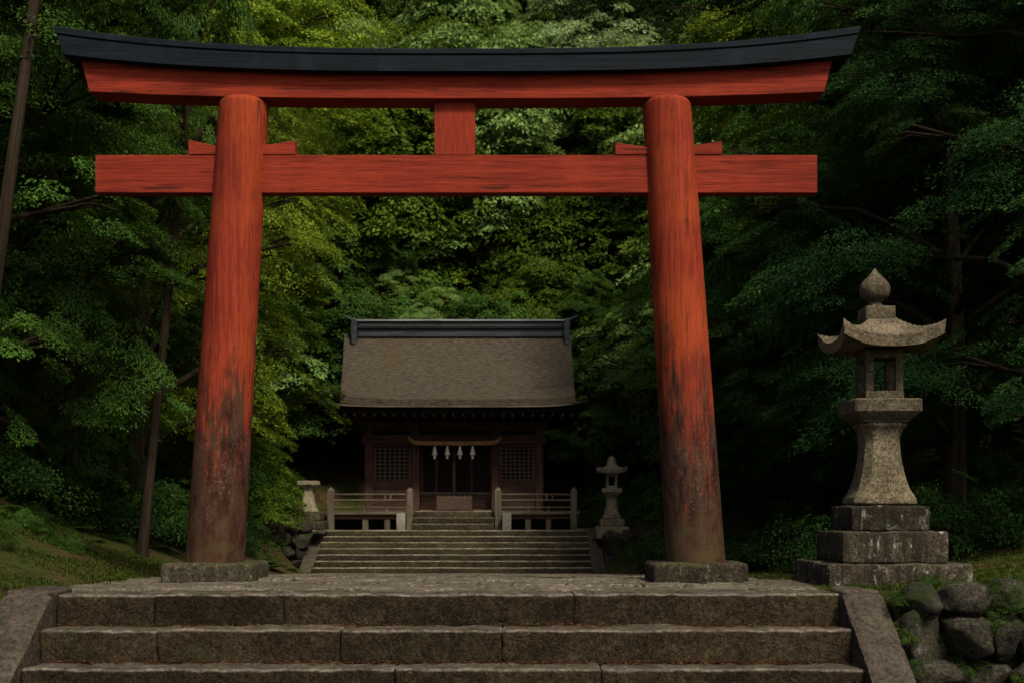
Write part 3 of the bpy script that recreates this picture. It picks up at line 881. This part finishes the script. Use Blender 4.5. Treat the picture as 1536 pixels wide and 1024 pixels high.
for i in range(3):
    zt = 0.208 + 0.163 * (i + 1)
    m = MB(); m.rblock(-2.545, -0.465, 30.45 + 0.30 * i, 31.79, zt - 0.16, zt, r=0.012, seg=0.15, amp=0.006, freq=3, seed=40 + i)
    m.build('entrance_step', M['far_step'], sh, smooth=50)
# granite posts
for xa, xb, lab in ((-2.96, -2.74, 'short square granite post left of the shrine entrance steps'), (-0.25, -0.02, 'short square granite post right of the shrine entrance steps')):
    m = MB(); m.rblock(xa, xb, 30.48, 30.72, 0.20, 0.655, r=0.012, seg=0.08, amp=0.004, seed=xa)
    tag(m.build('granite_post', M['granite'], smooth=50), lab, 'stone post')
# offering box
ob = thing('offering_box', 'low brown wooden offering box in the shrine doorway', 'box', (-1.52, 31.56, 0.697))
m = MB(); m.box(-1.99, -1.06, 31.40, 31.72, 0.74, 1.085); soften(m.build('box_body', M['box'], ob), 0.008)
m = MB()
for i in range(7): m.box(-1.98 + i * 0.14, -1.98 + i * 0.14 + 0.06, 31.41, 31.71, 1.086, 1.115)
m.build('top_slats', M['box'], ob)
m = MB(); m.box(-2.02, -1.03, 31.37, 31.75, 0.697, 0.739); m.build('base_rail', M['dark_x'], ob)
# straw rope
pts = []
for i in range(61):
    u = -1 + 2 * i / 60
    pts.append((-1.52 + 1.22 * u, 31.52, 2.495 + 0.012 * u * u + 0.14 * abs(u) ** 14))
m = MB()
for ph in (0, 2 * PI / 3, 4 * PI / 3):
    q = [(p[0], p[1] + 0.028 * math.cos(i * 0.62 + ph), p[2] + 0.028 * math.sin(i * 0.62 + ph)) for i, p in enumerate(pts)]
    m.tube(q, [0.036 * (1 - 0.35 * abs(-1 + 2 * i / 60) ** 6) for i in range(61)], 7)
tag(m.build('straw_rope', M['straw'], smooth=60), 'thick twisted straw rope hung across the shrine doorway', 'rope')
for i, (px, lab) in enumerate(((652, 'leftmost of the four white paper streamers on the straw rope'), (671, 'second white paper streamer from the left on the straw rope'), (690, 'third white paper streamer from the left on the straw rope'), (709, 'rightmost of the four white paper streamers on the straw rope'))):
    x_ = (px - 768) * 31.5 / 1786
    t = thing('paper_streamer', lab, 'streamer', (x_, 31.46, 2.42), 'white streamers hanging from the straw rope')
    m = MB(); m.lathe([(0.020, 2.42), (0.036, 2.36), (0.050, 2.28), (0.070, 2.21), (0.080, 2.195), (0.048, 2.185)], x_, 31.46, 12); m.build('cone', M['paper'], t, smooth=50)
    m = MB(); m.lathe([(0.026, 2.182), (0.034, 2.15), (0.034, 2.09), (0.028, 2.08)], x_, 31.46, 10); m.build('tassel', M['tassel'], t, smooth=50)

# ------------------------------------------------------------------ foliage
def unit(a): return a / np.maximum(1e-9, np.linalg.norm(a, axis=1, keepdims=True))
def leaves_from(P, D, N, L, Wd):
    """kite shaped leaves at P, pointing along D, blade normal N"""
    D = unit(D); Sd = unit(np.cross(N, D)); N2 = np.cross(D, Sd)
    L = L[:, None]
    a = P; b = P + D * L * 0.45 + Sd * L * Wd - N2 * L * 0.06; c = P + D * L; d = P + D * L * 0.45 - Sd * L * Wd - N2 * L * 0.06
    V = np.stack([a, b, c, d], 1).reshape(-1, 3)
    return V, np.arange(len(V)).reshape(-1, 4)
def crown_mesh(name, seed, clusters, sprays, per, leaf, droop=0.35, flat=0.45, wd=0.26, spray_r=0.5):
    """clusters of drooping fan shaped sprays, each a flat fan of leaves"""
    rg = np.random.default_rng(seed)
    PP, DD, NN, LL = [], [], [], []
    for (cx, cy, cz, r, ax, ay) in clusters:
        ns = max(3, int(sprays * (r / 1.2) ** 2))
        for _ in range(ns):
            th = rg.uniform(0, 2 * PI); ph = math.asin(rg.uniform(-0.55, 1.0))
            rad = r * rg.uniform(0.55, 1.0)
            o = np.array((math.cos(th) * math.cos(ph), math.sin(th) * math.cos(ph), math.sin(ph) * flat * 1.5)) * rad
            c = np.array((cx, cy, cz)) + o
            out = np.array((math.cos(th) + ax * 0.6, math.sin(th) + ay * 0.6, 0.0)); out /= np.linalg.norm(out) + 1e-6
            dirv = out + np.array((0, 0, -droop * rg.uniform(0.2, 1.4))); dirv /= np.linalg.norm(dirv)
            side = np.cross((0, 0, 1.0), dirv); side /= np.linalg.norm(side)
            nrm = np.cross(dirv, side)
            sr = spray_r * r * rg.uniform(0.5, 1.0)
            n = max(6, int(per * rg.uniform(0.6, 1.3)))
            t = rg.uniform(0, 1, n) ** 0.7
            s = rg.uniform(-1, 1, n) * (0.18 + 0.55 * np.sin(np.clip(t, 0, 1) * PI * 0.85))
            bend = -0.35 * t ** 2 - 0.25 * s ** 2
            P = c + (dirv[None] * (t * 1.3 - 0.5)[:, None] + side[None] * s[:, None] + nrm[None] * bend[:, None]) * sr + rg.normal(0, 0.05 * sr, (n, 3))
            D = dirv[None] * 0.8 + side[None] * (s * 1.4)[:, None] + rg.normal(0, 0.35, (n, 3)) + np.array((0, 0, -0.25))
            N = nrm[None] + rg.normal(0, 0.27, (n, 3))
            PP.append(P); DD.append(D); NN.append(N); LL.append(leaf * rg.uniform(0.65, 1.3, n))
    V, Q = leaves_from(np.concatenate(PP), np.concatenate(DD), np.concatenate(NN), np.concatenate(LL), wd)
    return np_mesh(name, V, Q)

def tree_proto(seed, H, R0, clear, nclus, sprays, per, leaf, lean=0.0, rtrunk=0.16, cl_r=(0.8, 1.4), taper=True, droop=0.35, flat=0.45, trunk_detail=True):
    """returns (trunk mesh builder, crown mesh)"""
    rg = random.Random(seed)
    tb = MB()
    lx, ly = math.cos(rg.uniform(0, 6.28)) * lean, math.sin(rg.uniform(0, 6.28)) * lean
    def tp(z):
        q = z / H
        return Vector((lx * q * H + 0.12 * H * 0.1 * math.sin(q * 5 + seed), ly * q * H + 0.1 * H * 0.1 * math.cos(q * 4 + seed), z))
    zs = [H * 0.92 * (i / 14) for i in range(15)]
    tb.tube([tp(z) - Vector((0, 0, 0.25 if z == 0 else 0)) for z in zs], [rtrunk * (1.35 if i == 0 else 1.0) * (1 - 0.85 * i / 14) + 0.01 for i in range(15)], 10)
    clusters = []
    for i in range(nclus):
        q = (i + 0.5) / nclus
        z = clear + (H - clear) * q
        prof = math.sin(min(1, (0.22 + 0.78 * q)) * PI * 0.93) if taper else 1.0
        a = i * 2.39996 + rg.uniform(-0.5, 0.5)
        rad = R0 * max(0.12, prof) * rg.uniform(0.45, 1.0)
        r = rg.uniform(*cl_r) * (0.75 + 0.35 * prof)
        b = tp(max(0.3, z - rad * 0.45))
        e = Vector((b.x + math.cos(a) * rad, b.y + math.sin(a) * rad, z))
        mid = (b + e) / 2 + Vector((0, 0, 0.12 * rad))
        rb = rtrunk * 0.34 * (1 - 0.6 * q) + 0.012
        tb.tube([b, b.lerp(mid, 0.6) + Vector((0, 0, 0.05)), mid, e], [rb, rb * 0.8, rb * 0.65, rb * 0.22], 6)
        for k_ in range(3):
            a2 = a + (k_ - 1) * 0.7
            e2 = e + Vector((math.cos(a2), math.sin(a2), rg.uniform(-0.2, 0.4))) * r * 0.75
            tb.tube([mid.lerp(e, 0.55), e.lerp(e2, 0.4) + Vector((0, 0, 0.06)), e2], [rb * 0.4, rb * 0.28, rb * 0.1], 5)
        clusters.append((e.x, e.y, e.z, r, math.cos(a), math.sin(a)))
    return tb, crown_mesh('crown', seed, clusters, sprays, per, leaf, droop=droop, flat=flat)

PROTO = {}
def mesh_of(mb, name, mat):
    me = bpy.data.meshes.new(name); me.from_pydata(mb.v, [], mb.f)
    me.polygons.foreach_set('use_smooth', [True] * len(me.polygons)); me.materials.append(mat); me.update()
    return me
def proto(key, **kw):
    tb, cm = tree_proto(**kw)
    PROTO[key] = (mesh_of(tb, 'trunk', M['bark']), cm)
# near maples (fine leaves), taller forest trees, round far hill trees
proto('maple_a', seed=3, H=9.5, R0=3.1, clear=1.6, nclus=24, sprays=32, per=290, leaf=0.050, lean=0.05, rtrunk=0.17)
proto('maple_b', seed=8, H=11.0, R0=3.4, clear=1.2, nclus=28, sprays=30, per=290, leaf=0.050, lean=0.03, rtrunk=0.20)
proto('maple_c', seed=15, H=8.0, R0=2.6, clear=0.9, nclus=22, sprays=35, per=290, leaf=0.046, lean=0.07, rtrunk=0.14, cl_r=(0.7, 1.2))
proto('tall_a', seed=21, H=15.0, R0=3.8, clear=5.5, nclus=26, sprays=27, per=150, leaf=0.088, lean=0.03, rtrunk=0.24, cl_r=(1.0, 1.7))
proto('tall_b', seed=27, H=17.0, R0=3.4, clear=4.0, nclus=32, sprays=25, per=150, leaf=0.088, lean=0.02, rtrunk=0.26, cl_r=(0.9, 1.6))
proto('round_a', seed=33, H=9.0, R0=3.2, clear=2.0, nclus=26, sprays=37, per=70, leaf=0.163, lean=0.02, rtrunk=0.2, cl_r=(1.0, 1.6), droop=0.55, flat=0.6)
proto('round_b', seed=39, H=8.0, R0=3.4, clear=1.8, nclus=24, sprays=37, per=70, leaf=0.163, lean=0.02, rtrunk=0.2, cl_r=(1.1, 1.8), droop=0.6, flat=0.62)
proto('round_c', seed=44, H=10.0, R0=3.0, clear=2.0, nclus=28, sprays=35, per=70, leaf=0.156, lean=0.02, rtrunk=0.2, cl_r=(0.9, 1.5), droop=0.5, flat=0.55)

MESHES = {}
def crown_data(key, mat):
    if (key, mat) not in MESHES:
        me = PROTO[key][1]
        if len(me.materials): me = me.copy(); me.materials.clear()
        me.materials.append(M[mat])
        MESHES[(key, mat)] = me
    return MESHES[(key, mat)]
def tree(key, mat, x, y, rot, s, label, group=None, sz=None, name='forest_tree', dz=0.0, tilt=(0, 0)):
    z = ground_z(x, y) - 0.08 + dz
    t = thing(name, label, 'tree', (x, y, z), group)
    t.rotation_euler = (R(tilt[0]), R(tilt[1]), R(rot)); t.scale = (s, s, sz or s)
    for nm, me in (('trunk', PROTO[key][0]), ('crown', crown_data(key, mat))):
        o = bpy.data.objects.new(nm, me); C.objects.link(o); o.parent = t
    return t

# left, close to the gate
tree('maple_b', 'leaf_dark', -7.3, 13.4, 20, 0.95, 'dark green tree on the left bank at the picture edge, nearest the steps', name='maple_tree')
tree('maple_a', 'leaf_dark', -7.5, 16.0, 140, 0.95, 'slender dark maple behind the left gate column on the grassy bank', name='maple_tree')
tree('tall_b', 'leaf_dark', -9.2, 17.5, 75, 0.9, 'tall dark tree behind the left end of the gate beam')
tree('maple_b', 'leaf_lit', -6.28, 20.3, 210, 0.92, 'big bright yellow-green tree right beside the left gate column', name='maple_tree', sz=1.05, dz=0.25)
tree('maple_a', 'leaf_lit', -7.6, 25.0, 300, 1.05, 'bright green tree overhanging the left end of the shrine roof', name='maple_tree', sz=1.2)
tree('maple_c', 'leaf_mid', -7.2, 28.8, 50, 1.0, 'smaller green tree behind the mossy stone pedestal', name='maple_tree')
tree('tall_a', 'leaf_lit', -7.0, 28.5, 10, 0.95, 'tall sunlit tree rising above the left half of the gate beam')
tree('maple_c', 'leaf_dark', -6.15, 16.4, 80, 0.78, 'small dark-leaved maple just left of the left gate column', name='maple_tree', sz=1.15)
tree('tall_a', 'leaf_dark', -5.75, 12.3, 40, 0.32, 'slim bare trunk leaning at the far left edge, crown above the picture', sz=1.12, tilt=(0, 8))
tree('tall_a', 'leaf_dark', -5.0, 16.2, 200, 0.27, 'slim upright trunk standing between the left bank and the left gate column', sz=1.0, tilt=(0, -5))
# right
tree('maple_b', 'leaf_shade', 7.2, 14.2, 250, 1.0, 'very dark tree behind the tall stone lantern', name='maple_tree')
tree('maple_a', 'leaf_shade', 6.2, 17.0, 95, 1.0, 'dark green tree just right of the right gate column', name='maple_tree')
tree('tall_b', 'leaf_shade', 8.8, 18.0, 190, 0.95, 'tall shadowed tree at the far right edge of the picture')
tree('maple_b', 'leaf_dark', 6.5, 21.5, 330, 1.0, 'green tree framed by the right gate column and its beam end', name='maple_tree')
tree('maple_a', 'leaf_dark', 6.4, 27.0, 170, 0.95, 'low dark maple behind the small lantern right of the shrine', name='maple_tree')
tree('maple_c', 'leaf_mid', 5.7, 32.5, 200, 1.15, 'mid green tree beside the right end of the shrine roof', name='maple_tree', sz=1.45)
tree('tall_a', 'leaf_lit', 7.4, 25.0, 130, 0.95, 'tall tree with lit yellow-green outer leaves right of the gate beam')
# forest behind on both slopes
rt = random.Random(77)
n = 0
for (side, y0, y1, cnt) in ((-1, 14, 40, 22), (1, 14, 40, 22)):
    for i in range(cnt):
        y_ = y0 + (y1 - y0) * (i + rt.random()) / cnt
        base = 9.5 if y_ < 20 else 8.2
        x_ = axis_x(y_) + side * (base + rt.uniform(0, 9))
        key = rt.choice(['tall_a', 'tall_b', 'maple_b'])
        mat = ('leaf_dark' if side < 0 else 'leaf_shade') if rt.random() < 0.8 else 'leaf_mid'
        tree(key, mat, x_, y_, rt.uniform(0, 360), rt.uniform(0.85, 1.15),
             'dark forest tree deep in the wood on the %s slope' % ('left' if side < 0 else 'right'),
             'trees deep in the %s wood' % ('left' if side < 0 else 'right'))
# wall of trees behind the shrine, then the hillside
for i in range(14):
    x_ = -11.5 + i * 1.6 + rt.uniform(-0.5, 0.5)
    tree(rt.choice(['round_a', 'round_b', 'maple_a']), rt.choice(['leaf_hill', 'leaf_mid', 'leaf_dark']), x_, 40.6 + rt.uniform(-0.8, 2.2), rt.uniform(0, 360), rt.uniform(0.7, 0.9),
         'leafy tree standing close behind the shrine roof', 'trees close behind the shrine')
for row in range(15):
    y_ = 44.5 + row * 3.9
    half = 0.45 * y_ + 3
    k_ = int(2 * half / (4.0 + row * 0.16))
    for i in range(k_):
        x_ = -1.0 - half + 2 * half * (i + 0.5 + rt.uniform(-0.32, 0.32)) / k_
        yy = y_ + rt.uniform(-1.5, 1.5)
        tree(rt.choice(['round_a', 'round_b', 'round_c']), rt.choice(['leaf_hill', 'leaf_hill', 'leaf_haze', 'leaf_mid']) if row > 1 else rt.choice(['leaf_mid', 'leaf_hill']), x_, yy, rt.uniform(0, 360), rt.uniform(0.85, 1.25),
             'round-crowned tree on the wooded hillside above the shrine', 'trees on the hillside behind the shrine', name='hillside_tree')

# undergrowth
def bush_mesh(seed, leaf, n=9, spread=0.55):
    rg = random.Random(seed)
    cl = [(rg.uniform(-spread, spread), rg.uniform(-spread, spread), rg.uniform(0.12, 0.55), rg.uniform(0.3, 0.5), 0, 0) for _ in range(n)]
    return crown_mesh('foliage', seed, cl, 130, 60, leaf, droop=0.6, flat=0.5, spray_r=0.7)
BUSH = [bush_mesh(60 + i, 0.042) for i in range(3)]
def fern_mesh(seed, n=11, L=0.5):
    rg = np.random.default_rng(seed); PP, DD, NN, LL = [], [], [], []
    for i in range(n):
        a = 2 * PI * i / n + rg.uniform(-0.3, 0.3); l = L * rg.uniform(0.7, 1.15)
        o = np.array((math.cos(a), math.sin(a), 0)); s = np.array((-math.sin(a), math.cos(a), 0))
        for k_ in range(18):
            t = (k_ + 1) / 18
            p = o * l * t * 0.95 + np.array((0, 0, l * (0.75 * t - 0.72 * t * t)))
            for sd in (-1, 1):
                PP.append(p); DD.append(s * sd + o * 0.45 + np.array((0, 0, -0.15))); NN.append(np.array((0, 0, 1.0)) - o * 0.3 * t + rg.normal(0, 0.12, 3)); LL.append(l * 0.34 * math.sin(PI * (0.12 + 0.86 * t)) + 0.01)
    V, Q = leaves_from(np.array(PP), np.array(DD), np.array(NN), np.array(LL), 0.16)
    return np_mesh('fronds', V, Q)
FERN = [fern_mesh(80 + i) for i in range(3)]
UM = {}
def plant(kind, i, mat, x, y, s, label, group, z=None, rot=None):
    me0 = (BUSH if kind == 'shrub' else FERN)[i]
    if (kind, i, mat) not in UM:
        me = me0.copy() if len(me0.materials) else me0
        me.materials.clear()
        me.materials.append(M[mat]); UM[(kind, i, mat)] = me
    o = bpy.data.objects.new(kind, UM[(kind, i, mat)]); C.objects.link(o)
    o.location = (x, y, (ground_z(x, y) - 0.03) if z is None else z); o.rotation_euler = (0, 0, rt.uniform(0, 6.28) if rot is None else rot); o.scale = (s, s, s)
    return tag(o, label, 'plant', group)
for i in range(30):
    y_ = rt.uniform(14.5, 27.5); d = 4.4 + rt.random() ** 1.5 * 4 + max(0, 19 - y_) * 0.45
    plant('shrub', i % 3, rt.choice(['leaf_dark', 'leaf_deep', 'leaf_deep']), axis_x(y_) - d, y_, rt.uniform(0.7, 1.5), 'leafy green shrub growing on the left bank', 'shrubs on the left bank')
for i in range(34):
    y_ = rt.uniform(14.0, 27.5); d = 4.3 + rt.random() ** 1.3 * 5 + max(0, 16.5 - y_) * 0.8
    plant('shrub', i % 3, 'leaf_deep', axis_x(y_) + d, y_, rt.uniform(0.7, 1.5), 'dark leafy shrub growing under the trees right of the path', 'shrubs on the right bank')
for i in range(22):
    y_ = rt.uniform(23.5, 28.3); sd = rt.choice((-1, 1)); d = rt.uniform(3.6, 5.6)
    plant('fern', i % 3, 'fern', axis_x(y_) + sd * d, y_, rt.uniform(0.7, 1.3), 'green fern beside the %s end of the shrine steps' % ('left' if sd < 0 else 'right'), 'ferns %s of the shrine steps' % ('left' if sd < 0 else 'right'))
for i in range(20):
    y_ = rt.uniform(12.5, 20.0); d = rt.uniform(4.4, 7.0)
    plant('fern', i % 3, 'fern', axis_x(y_) - d, y_, rt.uniform(0.5, 1.0), 'fern on the grassy bank behind the left gate column', 'ferns on the left bank')
for i in range(70):
    y_ = 10.3 + rt.random() * 9; d = 3.5 + rt.random() ** 0.8 * 4.2
    if abs(axis_x(y_) - d + 2.84) < 0.6 and abs(y_ - 11.44) < 0.8: continue
    plant('shrub' if i % 2 else 'fern', i % 3, rt.choice(['fern', 'leaf_dark']), axis_x(y_) - d, y_, rt.uniform(0.18, 0.42), 'low leafy ground plant on the grassy left bank', 'low plants on the left bank')
for i in range(18):
    y_ = rt.uniform(26.0, 36.0); d = rt.uniform(4.6, 9.0)
    plant('shrub', i % 3, rt.choice(['leaf_mid', 'leaf_dark']), axis_x(y_) - d, y_, rt.uniform(1.2, 2.2), 'tall leafy shrub behind the stone pedestal left of the shrine', 'shrubs left of the shrine')
for i in range(14):
    y_ = rt.uniform(29.5, 36.0); d = rt.uniform(4.8, 9.0)
    plant('shrub', i % 3, 'leaf_dark', axis_x(y_) + d, y_, rt.uniform(1.2, 2.2), 'tall leafy shrub right of the shrine hall', 'shrubs right of the shrine')
# weeds rooted in the joints of the boulder wall
for i in range(24):
    x_ = rt.uniform(2.95, 5.4); z_ = rt.uniform(-0.85, -0.03)
    plant('shrub', i % 3, rt.choice(['fern', 'leaf_mid', 'fern']), x_, 9.10 - 0.02 * rt.random(), rt.uniform(0.10, 0.26), 'small green weed growing from the boulder wall right of the steps', 'weeds on the boulder wall', z=z_)
for i in range(12):
    x_ = rt.uniform(2.75, 4.6); y_ = rt.uniform(9.6, 10.1)
    plant('shrub', i % 3, 'fern', x_, y_, rt.uniform(0.10, 0.2), 'small weed in front of the lantern base on the wall top', 'weeds at the lantern base')

# grass and moss on the banks: uncountable
def scatter(n, fn, hmin, hmax, wd, seed, flatness=1.0, mode='blade'):
    rg = np.random.default_rng(seed); P = []
    while len(P) < n:
        p = fn(rg)
        if p is not None: P.append(p)
    P = np.array(P); n = len(P)
    L = rg.uniform(hmin, hmax, n)
    a = rg.uniform(0, 2 * PI, n)
    if mode == 'blade':
        D = np.stack([np.cos(a) * 0.8 * flatness, np.sin(a) * 0.8 * flatness, np.ones(n)], 1)
        N = np.stack([np.cos(a), np.sin(a), -0.8 * np.ones(n)], 1)
    else:
        D = np.stack([np.cos(a), np.sin(a), rg.uniform(-0.1, 0.3, n)], 1); N = np.tile((0, 0, 1.0), (n, 1)) + rg.normal(0, 0.3, (n, 3))
    V, Q = leaves_from(P, D, N, L, wd)
    return np_mesh('scatter', V, Q)
def on_bank(rg):
    y_ = 9.42 + 12 * rg.random() ** 1.5; sd = -1 if rg.random() < 0.5 else 1
    d = 3.05 + 5.5 * rg.random() ** 1.2
    x_ = axis_x(y_) + sd * d
    if x_ > 8 or x_ < -8: return None
    if noise.noise(Vector((x_ * 0.9, y_ * 0.9, 7))) < -0.02 + 0.35 * (rg.random() - 0.5): return None
    if abs(x_ - 3.33) < 0.62 and abs(y_ - 10.8) < 0.62: return None
    if (abs(x_ + 2.84) < 0.45 or abs(x_ - 1.75) < 0.47) and abs(y_ - 11.44) < 0.43: return None
    return (x_, y_, ground_z(x_, y_) - 0.004)
me = scatter(95000, on_bank, 0.018, 0.060, 0.10, 3); me.materials.append(M['grass'])
o = bpy.data.objects.new('grass', me); C.objects.link(o); tag(o, 'short mossy grass covering the banks beside the path', 'grass', kind='stuff')
def litter_pos(rg):
    q = rg.random()
    if q < 0.42:      # in the step corners
        i = int(rg.integers(0, 3)); yf, zt = [(9.376, -0.25), (9.036, -0.5), (8.696, -0.75)][i]
        b = abs(rg.normal(0, 0.035))
        x_ = rg.uniform(-3.6, 2.54)
        if noise.noise(Vector((x_ * 1.4, i * 9.0, 0))) < rg.uniform(-0.5, 0.4): return None
        return (x_, yf - 0.012 - b, zt + 0.004 + max(0, 0.012 - b * 0.3))
    if q < 0.75:
        y_ = rg.uniform(9.45, 15); x_ = axis_x(y_) - 3.0 - 4 * rg.random()
        if noise.noise(Vector((x_ * 0.5, y_ * 0.5, 1))) < 0.02: return None
        return (x_, y_, ground_z(x_, y_) + 0.01)
    y_ = rg.uniform(9.9, 20); x_ = axis_x(y_) + rg.uniform(-3.6, 4.6)
    if abs(x_ - axis_x(y_)) < 2.6 and rg.random() < 0.8: return None
    z_ = along(y_) + 0.012 if abs(x_ - axis_x(y_)) < 3.0 else ground_z(x_, y_) + 0.012
    return (x_, y_, z_)
me = scatter(14000, litter_pos, 0.012, 0.035, 0.28, 5, mode='flat'); me.materials.append(M['litter'])
o = bpy.data.objects.new('fallen_leaves', me); C.objects.link(o); tag(o, 'reddish brown leaf litter lying on steps and banks', 'leaf litter', kind='stuff')

# ------------------------------------------------------------------ light, sky, camera
w = bpy.data.worlds.new('World'); S.world = w; w.use_nodes = True
nt = w.node_tree
bg = nt.nodes['Background']
sky = nt.nodes.new('ShaderNodeTexSky'); sky.sky_type = 'NISHITA'; sky.sun_disc = False
SUN_EL, SUN_AZ = R(51), R(150)      # azimuth clockwise from +Y
sky.sun_elevation = SUN_EL; sky.sun_rotation = SUN_AZ
sky.air_density = 1.0; sky.dust_density = 4.0; sky.ozone_density = 0.6
nt.links.new(sky.outputs[0], bg.inputs['Color']); bg.inputs['Strength'].default_value = 0.15
sl = bpy.data.lights.new('sun', 'SUN'); sl.energy = 4.2; sl.angle = R(9); sl.color = (1.0, 0.92, 0.76)
so = bpy.data.objects.new('sun', sl); C.objects.link(so)
d = Vector((math.sin(SUN_AZ) * math.cos(SUN_EL), math.cos(SUN_AZ) * math.cos(SUN_EL), math.sin(SUN_EL)))
so.rotation_euler = d.to_track_quat('Z', 'Y').to_euler(); so.location = (0, 0, 30)

cd = bpy.data.cameras.new('camera'); cam = bpy.data.objects.new('camera', cd); C.objects.link(cam)
cam.location = (0, 0, 0.63); cam.rotation_euler = (R(90), 0, 0)
cd.sensor_width = 36; cd.lens = 1786 / 1536 * 36; cd.shift_y = 258 / 1536; cd.clip_end = 500
cd.dof.use_dof = True; cd.dof.focus_distance = 11.0; cd.dof.aperture_fstop = 2.8
S.camera = cam
S.view_settings.view_transform = 'Standard'; S.view_settings.look = 'None'; S.view_settings.exposure = 0; S.view_settings.gamma = 1
S.render.engine = 'CYCLES'
cy = S.cycles
cy.max_bounces = 6; cy.diffuse_bounces = 4; cy.glossy_bounces = 1; cy.transmission_bounces = 4; cy.transparent_max_bounces = 4
cy.caustics_reflective = False; cy.caustics_refractive = False
cy.use_denoising = True
try: cy.denoiser = 'OPENIMAGEDENOISE'
except Exception: pass
